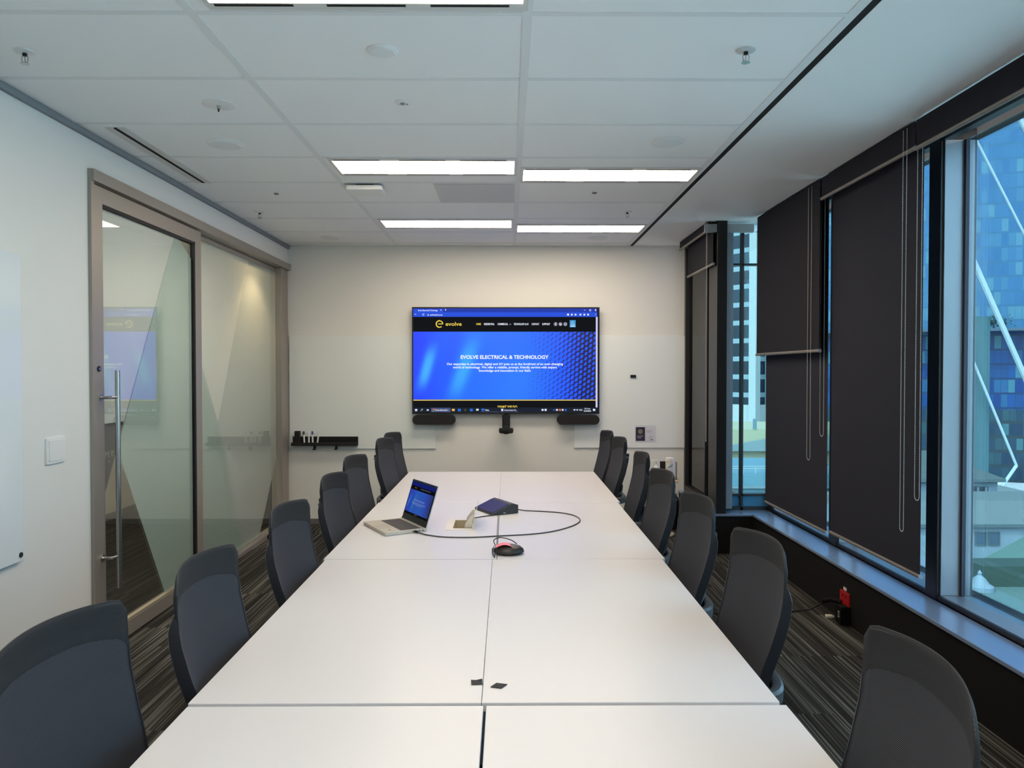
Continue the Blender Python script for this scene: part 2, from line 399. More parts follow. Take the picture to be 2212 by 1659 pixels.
w = root('window_1', (XL, 6.45, 0))
MB().box(XL-.052, XL-.044, 5.50, 7.42, .035, 2.56).build('glass_pane', M_glass, w, world=True)
film('frosted_film', [(5.50, 1.80), (5.93, 1.168), (6.50, .04), (5.50, .04)], XL-.0535, M_film, w)
film('pale_film', [(6.66, 2.555), (7.415, 2.555), (7.415, .70), (6.90, .04), (6.50, .04), (5.93, 1.168), (6.5, 2.28)], XL-.0535, M_film2, w)
film('lit_corridor_film', [(5.50, 1.80), (5.93, 1.168), (6.5, 2.28), (6.66, 2.555), (5.50, 2.555)], XL-.0535, film_mat('lit_corridor_white', (244, 242, 238), .9), w)  # white sheet added so this clear part looks bright like a lit corridor
MB().box(XL+.005, XL+.03, 6.95, 7.03, .0, .035).build('floor_stop', M_black, w, world=True)

# corridor beyond the glass
struct('wall_corridor', MB().box(-4.3, -4.2, YF, 12.2, 0, 2.8), mat('corridor_paint', (206, 205, 200), .6))
struct('wall_corridor_end', MB().box(-4.3, -2.25, 12.0, 12.2, 0, 2.8), M_wall)
struct('wall_corridor_near', MB().box(-4.3, -2.35, YF-.1, YF, 0, 2.8), M_wall)
struct('wall_corridor_side', MB().box(-2.35, -2.25, YB+.1, 12.2, 0, 2.8), M_wall)
struct('ceiling_corridor', MB().box(-4.3, -2.34, YF-.2, 12.2, 2.72, 2.9), M_ceil)
struct('baseboard_corridor', MB().box(-4.2, -4.188, YF, 12.0, 0, .07), MATS['skirting_grey'])
M_warm = emat('warm_lamp', (1.0, .72, .38), 60, srgb=False)
M_cor = emat('corridor_fill_glow', (1.0, .93, .84), 42, srgb=False)
for y in (1.5, 4.75):  # added panels, out of sight, that brighten the corridor and door films
    t = thing('corridor_fill_light', 'added unseen fill light panel in the corridor behind the left wall, %s' % ('nearest the camera' if y < 3 else 'farther away'), 'ceiling light', (-3.3, y, 2.72))
    MB().box(-.16, .16, -.62, .62, -.006, -.001).build('frame', M_white, t); MB().box(-.14, .14, -.6, .6, -.009, -.006).build('diffuser', M_cor, t)
for y, lab in ((6.75, 'round warm downlight close behind the fixed glass screen'),):
    t = thing('downlight', lab, 'ceiling light', (-2.62, y, 2.72))
    MB().lathe([(.13, -.004), (.13, 0)], seg=28).build('trim_ring', M_white, t)
    MB().lathe([(.105, -.006), (.105, -.002)], seg=28).build('lamp', M_warm, t)
    if y > 6:
        L_ = bpy.data.lights.new('downlight_beam', 'SPOT'); L_.energy = 60; L_.color = (1, .72, .38); L_.spot_size = math.radians(110); L_.spot_blend = .5; L_.shadow_soft_size = .06
        lo = bpy.data.objects.new('downlight_beam', L_); C.objects.link(lo); lo.parent = t; lo.location = (0, 0, -.03)

# ---------------------------------------------------------------- ceiling fittings
M_panel = emat('light_panel', (1.0, .835, .64), LAMP, srgb=False)
def troffer(x0, x1, y0, y1, label, slots=(1, 1)):
    t = thing('ceiling_light', label, 'ceiling light', ((x0+x1)/2, (y0+y1)/2, H), 0, 'linear panel lights in the ceiling grid')
    a = (x1-x0)/2; c = (y1-y0)/2
    f = MB(); f.box(-a-.02, a+.02, -c-.055, -c, -.006, 0); f.box(-a-.02, a+.02, c, c+.055, -.006, 0)
    f.box(-a-.02, -a, -c, c, -.006, 0); f.box(a, a+.02, -c, c, -.006, 0)
    f.build('frame', mat('light_frame', (206, 206, 202), .5), t)
    MB().box(-a, a, -c, c, -.007, -.001).build('diffuser', M_panel, t)
    L = 2*a/3
    for s, on in zip((-1, 1), slots):
        if not on: continue
        for q in range(3):
            xa = -a + q*L + .03*(q > 0)+.01; MB().box(xa, xa+L*.76, s*(c+.017)-.007, s*(c+.017)+.007, -.0075, -.0055).build('air_slot', M_gap, t)
    return t
troffer(-1.065, .045, 4.555, 4.845, 'bright linear ceiling light, middle row and left of the centre runner')
troffer(.108, 1.215, 4.755, 5.015, 'bright linear ceiling light, middle row, between centre runner and black slot')
troffer(-1.075, .037, 6.36, 6.655, 'bright linear ceiling light nearest the back wall, left of the centre runner')
troffer(.097, 1.212, 6.57, 6.865, 'bright linear ceiling light nearest the back wall, right of the centre runner')
troffer(-1.03, .055, 2.315, 2.605, 'bright linear ceiling light cut off by the top edge of the photo')
troffer(-1.03, .055, .1, .4, 'linear ceiling light above the camera, out of view')
troffer(.097, 1.212, .3, .6, 'linear ceiling light above the camera near the windows, out of view')

def disc(name, label, cat, x, y, r, group, kind='speaker'):
    t = thing(name, label, cat, (x, y, H), 0, group)
    MB().lathe([(r, 0), (r, -.003), (r*.94, -.007), (r*.86, -.008)], seg=36, cap=True).build('rim', M_white, t, smooth=True)
    MB().lathe([(r*.84, -.0075), (r*.80, -.0115), (r*.3, -.013)], seg=36).build('grille', mat('grille_grey', (224, 227, 227), .7), t, smooth=True)
    return t
disc('ceiling_speaker', 'small round ceiling speaker nearest the camera, below the cut-off panel light', 'ceiling speaker', -.498, 3.0, .062, 'round ceiling speakers')
disc('ceiling_speaker', 'round ceiling speaker on the left, beside the long black air slot', 'ceiling speaker', -1.592, 4.237, .103, 'round ceiling speakers')
disc('ceiling_speaker', 'round ceiling speaker on the right, in front of the middle panel lights', 'ceiling speaker', .894, 4.18, .098, 'round ceiling speakers')
disc('ceiling_speaker', 'small far round ceiling speaker near the left end of the back wall', 'ceiling speaker', -1.699, 7.196, .097, 'round ceiling speakers')
disc('ceiling_speaker', 'small far round ceiling speaker near the right end of the back wall', 'ceiling speaker', .873, 7.203, .097, 'round ceiling speakers')
t = thing('occupancy_sensor', 'white round cover plate with a tiny black nub, left of the centre tiles', 'sensor', (-1.389, 3.613, H))
MB().lathe([(.077, 0), (.077, -.003), (.06, -.006)], seg=36).build('cover_plate', M_white, t, smooth=True)
MB().lathe([(.009, -.006), (.008, -.022), (.004, -.024)], seg=12).build('nub', M_steel, t, smooth=True)
MB().lathe([(.004, -.024), (.004, -.034)], seg=10).build('tip', M_black, t)
t = thing('emergency_light', 'small round ceiling fitting with a lens ring in the middle tile column', 'ceiling fitting', (-.497, 3.576, H))
MB().lathe([(.036, 0), (.036, -.003), (.03, -.006)], seg=28).build('plate', M_white, t, smooth=True)
MB().lathe([(.012, -.006), (.010, -.010)], seg=16).build('lens', mat('lens_grey', (120, 120, 120), .3), t)
MB().lathe([(.003, -.006), (.003, -.009)], (.02, .006, 0), 8).build('indicator', M_black, t)
def sprinkler(x, y, label):
    t = thing('sprinkler', label, 'sprinkler', (x, y, H), 0, 'pendent ceiling sprinklers')
    MB().lathe([(.039, 0), (.038, -.004), (.022, -.008)], seg=28).build('escutcheon', mat('satin_white_metal', (214, 216, 216), .4, metal=.2), t, smooth=True)
    MB().lathe([(.009, -.008), (.009, -.018)], seg=12).build('nozzle', M_black, t)
    a = MB()
    for s in (-1, 1): a.tube([(s*.008, 0, -.016), (s*.013, 0, -.026), (s*.011, 0, -.040), (s*.003, 0, -.046)], .0022, 6)
    a.cyl((0, 0, -.018), (0, 0, -.044), .0022, 8)
    a.build('frame_arms', M_steel, t, smooth=True)
    MB().lathe([(.016, -.048), (.017, -.051)], seg=16).build('deflector', M_steel, t)
sprinkler(.955, 2.987, 'chrome sprinkler hanging at upper right, nearest the black ceiling slot')
sprinkler(-1.935, 3.02, 'chrome sprinkler hanging at the upper left corner of the ceiling')
sprinkler(-1.999, 6.046, 'far chrome sprinkler at left, near the cornice')
sprinkler(.971, 6.01, 'far chrome sprinkler at right, between the two right panel lights')
for x, y, l in ((-1.669, 5.415, 'tiny grey sensor on a tile at left, past the air slot'), (.63, 5.371, 'tiny grey sensor on a tile at right, behind the middle right light')):
    t = tag(MB().lathe([(.018, 0), (.017, -.006), (.010, -.009)], seg=16).build('detector', mat('detector_grey', (120, 118, 115), .5), None, (x, y, H), smooth=True), l, 'sensor', 'tiny ceiling sensors')
t = thing('slot_diffuser', 'long black linear air slot in a white frame along the left ceiling', 'air diffuser', (-2.063, 4.525, H))
f = MB(); f.box(-.055, -.008, -.575, .575, -.005, 0); f.box(.008, .055, -.575, .575, -.005, 0); f.build('frame', mat('light_frame', (206, 206, 202), .5), t)
MB().box(-.011, .011, -.57, .57, -.0055, 0).build('slot', M_gap, t)
t = thing('return_air_grille', 'grey perforated square return-air panel set in the ceiling', 'air grille', (-.225, 5.395, H))
MB().box(-.28, .28, -.29, .29, -.004, 0).build('frame', MATS['light_frame'], t)
M_perf = mat('perforated_grey', (204, 206, 207), .7)
MB().box(-.262, .262, -.272, .272, -.007, -.003).build('perforated_panel', M_perf, t)
t = thing('access_point', 'white flat box fixed under the ceiling behind the middle left light', 'access point', (-.98, 5.20, H))
MB().rbox(-.125, .125, -.10, .10, -.045, -.015, .02).build('housing', M_white, t, bevel=.003)
MB().box(-.06, .06, -.06, .06, -.015, 0).build('bracket', M_black, t)

# ---------------------------------------------------------------- roller blinds
def blind(label, x, y0, y1, zb, zt=2.855, chain=None, depth=.0):
    t = thing('roller_blind', label, 'roller blind', (x, (y0+y1)/2, zb), 0, 'dark roller blinds on the window side')
    MB().box(x-.0015, x+.0015, y0, y1, zb, zt).build('fabric', (M_blind if x < 2.12 else M_blind2), t, world=True)
    MB().cyl((x, y0-.004, zb-.004), (x, y1+.004, zb-.004), .0115, 14).build('bottom_rail', M_rail, t, world=True, smooth=True)
    e_ = MB(); e_.cyl((x, y0-.010, zb-.004), (x, y0-.003, zb-.004), .0125, 14); e_.build('end_cap', mat('cap_grey', (150, 160, 172), .4), t, world=True)
    MB().cyl((x+.02, y0, zt-.02), (x+.02, y1, zt-.02), .02, 14).build('roller_tube', M_black, t, world=True, smooth=True)
    if chain:
        for (yc, zc, wd, xo) in chain:
            pts = []
            r = wd/2; zt2 = zt-.02
            a = (x-xo, yc-r); b_ = (x-xo, yc+r)
            n = int((zt2-zc)/.02)
            L = [(a[0], a[1], zt2-(zt2-zc)*i/n) for i in range(n)] + [(a[0], yc-r*math.cos(q), zc-r*math.sin(q)) for q in [PI*j/8 for j in range(9)]] + [(a[0], b_[1], zc+(zt2-zc)*i/n) for i in range(1, n+1)]
            MB().tube(L, .0009, 5).build('chain_cord', mat('chain_steel', (150, 150, 145), .4, metal=.4), t, world=True)
            # beads as one part: uncountable
            bd = MB(); acc = 0
            for i in range(len(L)-1):
                p, q2 = Vector(L[i]), Vector(L[i+1]); dd = (q2-p).length; 
                while acc < dd:
                    c = p.lerp(q2, acc/dd if dd else 0)
                    rr = .0029
                    bd.add([c+Vector(v)*rr for v in ((1,0,0),(-1,0,0),(0,1,0),(0,-1,0),(0,0,1),(0,0,-1))],
                           [(0,2,4),(2,1,4),(1,3,4),(3,0,4),(2,0,5),(1,2,5),(3,1,5),(0,3,5)])
                    acc += .0085
                acc -= dd
            o_ = bd.build('chain_beads', mat('bead_steel', (225, 225, 216), .4), t, world=True); o_['kind'] = 'stuff'
    return t
blind('dark blind hanging halfway down, the far one beside the corner window', 2.09, 4.962, 6.205, 1.715, chain=[(5.10, .99, .055, .012)])
blind('dark blind pulled down to the sill, behind the half-lowered far one', 2.165, 5.00, 6.19, .485, chain=[(5.045, 1.16, .06, .02)])
blind('dark blind rolled up short over the middle window', 2.09, 3.812, 4.935, 2.722, chain=[(3.885, .75, .036, .012)])
blind('dark blind pulled down to the sill on the middle window, nearest lowered one', 2.165, 3.862, 4.936, .502, chain=[(3.845, .925, .045, .03)])
blind('dark blind rolled up short over the nearest window, cut by the right edge', 2.09, 2.60, 3.80, 2.716)
blind('rolled up dark blind over a window behind the camera', 2.09, 1.36, 2.585, 2.716)
blind('rolled up dark blind over the next window behind the camera', 2.09, .1, 1.345, 2.716)
blind('small dark blind rolled up against the ceiling in the far corner niche', 1.725, 6.40, 7.42, 2.785, chain=[(6.24+.14, .98, .025, .012)])
blind('small dark blind lowered a little lower in the far corner niche', 1.775, 6.40, 7.29, 2.50)

# ---------------------------------------------------------------- conference tables (two rows of four)
rows = [(.46, 1.9), (1.908, 3.366), (3.372, 4.828), (4.834, 6.29)]
xs = [((-.822, -.0605), (-.0535, .722)), ((-.824, -.0665), (-.0655, .708)), ((-.834, -.0475), (-.0445, .722)), ((-.828, -.0505), (-.0495, .738))]
tnames = [('nearest', 'at the camera end'), ('second', 'with two black squares'), ('third', 'with laptop or console'), ('farthest', 'under the television')]
tl = [('white conference table nearest the camera, left of the black gap', 'white conference table nearest the camera, right of the black gap'),
      ('second white table from the camera on the left, left black square lies on it', 'second white table from the camera on the right, right black square lies on it'),
      ('white conference table the silver laptop stands on', 'white conference table the conference microphone and cable loop lie on'),
      ('farthest white table on the left, nearest the television', 'farthest white table on the right, nearest the television')]
for ri, ((y0, y1), xx) in enumerate(zip(rows, xs)):
    for ci, (x0, x1) in enumerate(xx):
        t = thing('conference_table', tl[ri][ci], 'table', ((x0+x1)/2, (y0+y1)/2, 0), 0, 'white tables pushed together')
        zt = .716 if ri == 0 else .72
        tb = MB()
        if ri == 2 and ci == 0:   # cut-out for the power box
            hx0, hx1, hy0, hy1 = -.30, -.185, 4.01, 4.255
            for a in ((x0, hx0, y0, y1), (hx1, x1, y0, y1), (hx0, hx1, y0, hy0), (hx0, hx1, hy1, y1)): tb.box(a[0], a[1], a[2], a[3], zt-.025, zt)
            tb.build('tabletop', M_table, t, world=True)
        else:
            tb.box(x0, x1, y0, y1, zt-.025, zt); tb.build('tabletop', M_table, t, world=True, bevel=.0018)
        s = -1 if ci == 0 else 1
        xi = -.055 + s*.05
        fb = MB(); fb.box(min(xi-.012, xi+s*.5), max(xi+.012, xi+s*.5), y0+.2, y0+.23, zt-.06, zt-.0255)
        fb.box(min(xi-.012, xi+s*.5), max(xi+.012, xi+s*.5), y1-.23, y1-.2, zt-.06, zt-.0255)
        fb.build('support_beam', M_silver, t, world=True)
        for yy in (y0+.215, y1-.215):
            g_ = MB(); g_.box(xi-.02, xi+.02, yy-.03, yy+.03, .02, zt-.0605); g_.build('leg', M_silver, t, world=True)
            MB().box(xi-.03, xi+.03, yy-.20, yy+.20, 0, .02).build('foot', M_silver, t, world=True)

# ---------------------------------------------------------------- office chairs
ZLO = .44
def edge_x(z):
    K = [(.40, -.215), (.50, -.218), (.58, -.226), (.67, -.247), (.755, -.272), (.84, -.293), (.905, -.301), (.96, -.304), (1.03, -.297)]
    for (a, xa), (b_, xb) in zip(K, K[1:]):
        if z <= b_:
            u = max(0, (z-a)/(b_-a)); return xa+(xb-xa)*u
    return K[-1][1]
def halfw(z):
    K = [(.40, .190), (.52, .202), (.64, .216), (.78, .232), (.88, .239), (.96, .239), (1.0, .236), (1.04, .232)]
    for (a, xa), (b_, xb) in zip(K, K[1:]):
        if z <= b_:
            u = max(0, (z-a)/(b_-a)); return xa+(xb-xa)*u
    return K[-1][1]
def ztop(t): return 1.018 - .014*t*t - .030*max(0, (abs(t)-.88)/.12)**2.2
def concave(z): return .03 + .028*min(1, max(0, (z-.56)/.4))
def back_pt(s, t, off=0., w=1.):
    z = ZLO + s*(ztop(t)-ZLO)
    tt = t*w
    return Vector((edge_x(z) - concave(z)*(1-tt*tt) + off, tt*halfw(z), z))
def make_chair():
    t = thing('office_chair', 'x', 'chair', (0, 0, 0), 0, 'mesh-back office chairs around the table')
    nu, nv = 28, 40
    m = MB(); uv = []
    for j in range(nv+1):
        for i in range(nu+1):
            tt = -1+2*i/nu; s_ = j/nv; p = back_pt(s_, tt); m.v.append(tuple(p)); uv.append((tt*.24+p.x*.0, s_*.62))
    m.f = [(j*(nu+1)+i, j*(nu+1)+i+1, (j+1)*(nu+1)+i+1, (j+1)*(nu+1)+i) for j in range(nv) for i in range(nu)]
    bk = m.build('backrest', M_mesh, t, smooth='all', uv=uv, solid=.006)
    # folded band across the head of the back
    m = MB(); uv = []; nv2 = 8
    ring = []
    for side in (.0042, -.0052):
        for j in range(nv2+1):
            for i in range(nu+1):
                tt = -1+2*i/nu
                s0 = 1-.15-.10*max(0, abs(tt)-.45)**1.5
                s_ = s0 + (1.012-s0)*j/nv2
                edge = .35 if j in (0, nv2) else 1.
                p = back_pt(min(s_, 1.012), tt, side*edge, 1.012); m.v.append(tuple(p)); uv.append((tt*.24, s_*.62))
    o2 = (nu+1)*(nv2+1)
    def q(i, j, k=0): return k*o2 + j*(nu+1)+i
    for j in range(nv2):
        for i in range(nu):
            m.f.append((q(i,j), q(i+1,j), q(i+1,j+1), q(i,j+1))); m.f.append((q(i,j,1), q(i,j+1,1), q(i+1,j+1,1), q(i+1,j,1)))
    for i in range(nu):
        m.f.append((q(i,0), q(i,0,1), q(i+1,0,1), q(i+1,0))); m.f.append((q(i,nv2), q(i+1,nv2), q(i+1,nv2,1), q(i,nv2,1)))
    for j in range(nv2):
        m.f.append((q(0,j), q(0,j+1), q(0,j+1,1), q(0,j,1))); m.f.append((q(nu,j), q(nu,j,1), q(nu,j+1,1), q(nu,j+1)))
    m.build('head_band', M_band, t, smooth='all', uv=uv)
    # side rims
    for sg in (-1, 1):
        m = MB(); n = 22
        for k in range(n+1):
            z = .44+(.925-.44)*k/n; x = edge_x(z); y = sg*(halfw(z)+.001)
            bulge = .016 + .014*max(0., math.sin(PI*min(1, max(0, (z-.56)/.36))))**.7 if z > .56 else .016
            tp = min(1, (.935-z)/.05)**.6; tp = max(tp, .12)
            for dx, dy in ((.005, -.002), (.005, .003), (-bulge, .007), (-bulge-.004, 0.), (-bulge*.6, -.004)):
                m.v.append((x+dx*tp, y+sg*(dy*tp-.001*(1-tp)), z))
        for k in range(n):
            for i in range(5):
                a = k*5+i; b_ = k*5+(i+1) % 5; m.f.append((a, b_, b_+5, a+5))
        m.f.append((4, 3, 2, 1, 0)); m.f.append(tuple(n*5+i for i in range(5)))
        m.build('back_frame', M_rim, t, smooth=True)
    sp = MB()
    L = [(.90, -.374), (.84, -.366), (.75, -.345), (.64, -.308), (.54, -.272), (.45, -.20), (.40, -.10), (.385, 0)]
    for i, (z, x) in enumerate(L):
        wdt = .03+.012*i/7; th = .012
        sp.v += [(x, -wdt, z-th), (x, wdt, z-th), (x+.012, wdt, z+th), (x+.012, -wdt, z+th)] if i > 4 else [(x-th, -wdt, z), (x-th, wdt, z), (x+th, wdt, z), (x+th, -wdt, z)]
    for i in range(len(L)-1):
        for k in range(4): sp.f.append((i*4+k, i*4+(k+1) % 4, (i+1)*4+(k+1) % 4, (i+1)*4+k))
    sp.f += [(3, 2, 1, 0), tuple(len(L)*4-4+k for k in range(4))]
    for sg in (-1, 1):
        sp.tube([(-.370, sg*.02, .87), (-.362, sg*.09, .88), (-.338, sg*.16, .885), (-.314, sg*.226, .885)], .009, 8)
        sp.tube([(-.33, sg*.02, .66), (-.31, sg*.10, .63), (-.27, sg*.17, .61), (-.240, sg*.203, .605)], .010, 8)
    sp.build('spine', M_rim, t, smooth=True)
    # horseshoe yoke carrying the armrests
    yk = MB(); n = 26; sec = [(-.017, .0), (-.016, -.038), (.016, -.040), (.018, -.004), (.010, .005), (-.010, .005)]
    pth = []
    for k in range(n+1):
        a = PI*k/n; ca, sa = math.cos(a), max(0., math.sin(a))
        y = .222*(abs(ca)**.8)*(1 if ca >= 0 else -1); x = -.235-.098*(sa**.75)
        pth.append((x, y))
    pth = [(-.06, .245), (-.14, .232)] + pth + [(-.14, -.232), (-.06, -.245)]
    for k, (x, y) in enumerate(pth):
        a = Vector(pth[max(0, k-1)]); b_ = Vector(pth[min(len(pth)-1, k+1)]); tv = (b_-a).normalized(); nv_ = Vector((tv.y, -tv.x))
        for du, dz in sec: yk.v.append((x-nv_.x*du*-1, y-nv_.y*du*-1, .597+dz))
    m6 = len(sec)
    for k in range(len(pth)-1):
        for i in range(m6): yk.f.append((k*m6+i, k*m6+(i+1) % m6, (k+1)*m6+(i+1) % m6, (k+1)*m6+i))
    yk.f += [tuple(range(m6)), tuple((len(pth)-1)*m6+i for i in range(m6-1, -1, -1))]
    yk.build('arm_yoke', M_yoke, t, smooth=True)
    for sg in (-1, 1):
        MB().rbox(-.12, .10, sg*.262-.035, sg*.262+.035, .600, .620, .03).build('armrest', M_castor, t, bevel=.006)
    st = MB(); st.rbox(-.21, .22, -.235, .235, .43, .495, .07)
    st.build('seat', M_seat, t, bevel=.018)
    MB().rbox(-.12, .12, -.10, .10, .375, .43, .03).build('seat_mechanism', M_castor, t, bevel=.005)
    MB().lathe([(.028, .10), (.028, .25), (.018, .25), (.018, .38)], seg=18).build('gas_column', M_castor, t, smooth=True)
    for k in range(5):
        a = 2*PI*k/5+.31; M = Matrix.Rotation(a, 4, 'Z')
        l_ = MB(); vs = []
        for x, z0, z1, hw in ((.0, .085, .125, .028), (.15, .078, .108, .02), (.29, .062, .084, .014)):
            vs += [M @ Vector(v) for v in ((x, -hw, z0), (x, hw, z0), (x, hw*.7, z1), (x, -hw*.7, z1))]
        fs = []
        for i in range(2):
            for q_ in range(4): fs.append((i*4+q_, i*4+(q_+1) % 4, (i+1)*4+(q_+1) % 4, (i+1)*4+q_))
        fs += [(3, 2, 1, 0), (8, 9, 10, 11)]
        lg = l_.add(vs, fs).build('leg', M_chrome, t)
        c = M @ Vector((.285, 0, .03)); dv = M.to_3x3() @ Vector((0, 1, 0))
        ca = MB()
        for sgn in (-1, 1): ca.cyl(c+dv*sgn*.006, c+dv*sgn*.024, .03, 14)
        ca.cyl(c+Vector((0, 0, .01)), c+Vector((0, 0, .055)), .008, 8)
        ca.build('castor', M_castor, lg, smooth=True)
    return t
base_chair = make_chair()
# (far-edge y of the back, edge x, turn in degrees, height shift)
right = [(6.49, .817, 2.6, .045), (5.885, .834, 2, .045), (5.23, .896, -1, 0), (4.33, .834, 3, 0), (3.487, .815, 2.5, 0), (2.70, .82, 2, 0), (1.668, .812, -6, 0)]
left = [(6.31, -.896, 7, .045), (5.81, -.885, 5, .045), (5.06, -.951, 6, 0), (4.193, -.896, 3.2, 0), (3.30, -.879, 2, 0), (2.45, -.891, -1.5, 0), (1.86, -.956, 3, 0)]
RL = ['right side, farthest from the camera, at the television end',
      'right side, second from the television end of the table',
      'right side, third from the television end, left of the side table',
      'middle of the right side, overlapping the round side table',
      'right-side chair third from the camera, in front of the window corner',
      'right side, second from the camera, with grey arm loop showing',
      'large right-side chair nearest the camera, cut off by the bottom edge']
LL = ['left side, farthest from the camera, at the television end',
      'left-side chair second from the television end, overlapping the farthest one',
      'left-side chair third from the television end, behind the laptop',
      'middle chair of the left side, left of the laptop',
      'left-side chair third from the camera, in front of the fixed glass screen',
      'left-side chair second from the camera, in front of the sliding door',
      'large left-side chair nearest the camera, cut off by the left edge']
first = True
for lst, sgn, labs in ((right, 1, RL), (left, -1, LL)):
    for (yf, xe, rot, dz), lab in zip(lst, labs):
        c = base_chair if first else dup(base_chair)
        first = False
        # local +x looks at the table; right chairs face -X
        ang = PI + math.radians(rot) if sgn > 0 else math.radians(-rot)
        hw = .238; M = Matrix.Rotation(ang, 3, 'Z')
        fl = Vector((-.30, -hw if sgn > 0 else hw, 0)); p = M @ fl
        c.location = (xe-p.x, yf-p.y, 0)
        c.rotation_euler = (0, 0, ang)
        for ch in c.children:
            ch.location.z = 0 if ch.name.split('.')[0] in ('leg', 'gas_column') else dz
        c['label'] = 'black mesh chair, ' + lab



# ---------------------------------------------------------------- television
def hero_col(u, v):
    """web page banner: u 0..1 across, v 0..1 up; returns display colour"""
    c = [8, 104, 248]
    a = math.exp(-((u/.16)**2)); c = [c[0]*(1-a)+22*a, c[1]*(1-a)+62*a, c[2]]
    a = .55*math.exp(-(((u-.17-.06*v)/.055)**2)); c = [c[0]*(1-a)+12*a, c[1]*(1-a)+78*a, c[2]*(1-a)+250*a]
    def blob(cx, cy, wx, wy, sl, amp, col):
        dx = (u-cx-sl*(v-cy))/wx; dy = (v-cy)/wy; return amp*math.exp(-(dx*dx)**1.3-(dy*dy)**1.6), col
    for a, col in (blob(.075, .47, .032, .30, .10, .95, (60, 172, 255)), blob(.275, .45, .045, .42, .13, .85, (52, 168, 255)), blob(.60, .30, .16, .4, .1, .3, (50, 140, 255))):
        c = [x*(1-a)+y*a for x, y in zip(c, col)]
    # perforated pattern growing towards the right
    d = max(0, min(1, (u-.60-.10*v*(1-v)*0)/.34))
    py = .075
    for sgn in (0,):
        px = .0225*2
        gx = (u-.02*(v))/px*2; col_i = math.floor(gx); fx = gx-col_i-.5
        gy = (v - .16*u)/py + (.5 if col_i % 2 else 0); fy = gy-math.floor(gy)-.5
        ex = fx*.0225/.0132; ey = (fy*py*.41+fx*.0225*-.5)/.0165
        rr = math.sqrt(ex*ex+ey*ey)
        R_ = 1.32-.78*d
        k = max(0, min(1, (rr-R_)/.16)) * min(1, max(0, (u-.50)/.14)) 
        dark = (16, 20, 150) if d < .55 else (18+int(8*(d-.55)), int(20-10*(d-.55)), int(150-210*(d-.55)))
        if u > .5: c = [x*(1-k)+y*k for x, y in zip(c, dark)]
        c[1] = c[1]*(1-.25*d)
    return tuple(lin([max(0, min(255, q)) for q in c]))
def hero(name, fn, nu, nv, m, parent):
    me = bpy.data.meshes.new(name); vs = []; cs = []
    for j in range(nv+1):
        for i in range(nu+1):
            u, v = i/nu, j/nv; vs.append(tuple(fn(u, v))); cs += [*hero_col(u, v), 1.]
    fs = [(j*(nu+1)+i, j*(nu+1)+i+1, (j+1)*(nu+1)+i+1, (j+1)*(nu+1)+i) for j in range(nv) for i in range(nu)]
    me.from_pydata(vs, [], fs); a = me.color_attributes.new('col', 'FLOAT_COLOR', 'POINT'); a.data.foreach_set('color', cs)
    me.materials.append(m); ob = bpy.data.objects.new(name, me); C.objects.link(ob); ob.parent = parent; return ob

tv = thing('television', 'large black wall-mounted television showing a blue web page on the back wall', 'television', (-.011, 7.66, 1.68))
def sx_(px): return (px-1092.5)*.004720       # picture coordinates of the page -> metres on the screen
def sz_(py): return (779.5-py)*.004712
YS = -.0815
def T(a, b): return (a, YS-.0012, b)
def rect(mb, x0, y0, x1, y1, dy=0.): return mb.box(sx_(x0), sx_(x1), YS-.0006-dy, YS-dy, sz_(y1), sz_(y0))
MB().box(-.90, .90, -.075, -.03, -.5, .5).build('rear_housing', M_black, tv)
MB().box(-.3, .3, -.03, 0, -.25, .25).build('wall_bracket', M_black, tv)
MB().box(sx_(890), sx_(1295), -.080, -.060, sz_(895), sz_(664)).build('bezel', mat('tv_bezel', (12, 12, 14), .3), tv, bevel=.002)
MB().box(sx_(893), sx_(1292), -.0813, -.0800, sz_(891.5), sz_(667)).build('screen', emat('page_black', (21, 23, 27), .9), tv)
E_ = lambda n, c, s=1.: emat(n, c, s)
m_ = MB(); rect(m_, 892.5, 667, 1290, 675.2); m_.build('tab_strip', E_('tabstrip', (42, 62, 168)), tv)
m_ = MB(); rect(m_, 892.5, 675.2, 1290, 685.2); rect(m_, 893, 668.5, 957, 675.2, .0003); m_.build('address_bar', E_('addressbar', (46, 82, 214)), tv)
hp = hero('banner_picture', lambda u, v: (sx_(892.6+(1286.5-892.6)*u), YS-.0004, sz_(863.8)+(sz_(717.2)-sz_(863.8))*v), 560, 210, vmat('banner_glow', 1.0), tv)
m_ = MB(); rect(m_, 1287, 685.2, 1290.8, 881, .0002); m_.build('scroll_bar', E_('scrollbar', (206, 204, 238)), tv)
m_ = MB(); rect(m_, 892.6, 864.3, 1287, 866.2, .0002); m_.build('page_rule', E_('rule', (232, 200, 110)), tv)
m_ = MB(); rect(m_, 892.6, 881.3, 1291.5, 891.3, .0002); m_.build('task_bar', E_('taskbar', (30, 36, 48)), tv)
WH = E_('page_white', (232, 238, 250)); YE = E_('page_yellow', (236, 206, 84))
def tt(px, py, w): return lambda a, b: (sx_(px)+a, YS-.0014, sz_(py)+b)
def put(mb, s, px, py, wpx, hpx, bold=0., align='LEFT'):
    mb.text(s, hpx*.00471/.70, lambda a, b: (sx_(px)+a, YS-.0014, sz_(py)+b), width=wpx*.00472, bold=bold, align=align)
m_ = MB(); put(m_, 'EVOLVE ELECTRICAL & TECHNOLOGY', 1090, 775.6, 190, 7.4, .0016, 'CENTER'); m_.build('page_heading', WH, tv)
m_ = MB(); put(m_, 'Our expertise in electrical, digital and AV puts us at the forefront of an ever-changing', 1090.5, 789.2, 251, 4.8, .0008, 'CENTER')
put(m_, 'world of technology. We offer a reliable, prompt, friendly service with expert', 1090.5, 796.4, 225, 4.8, .0008, 'CENTER')
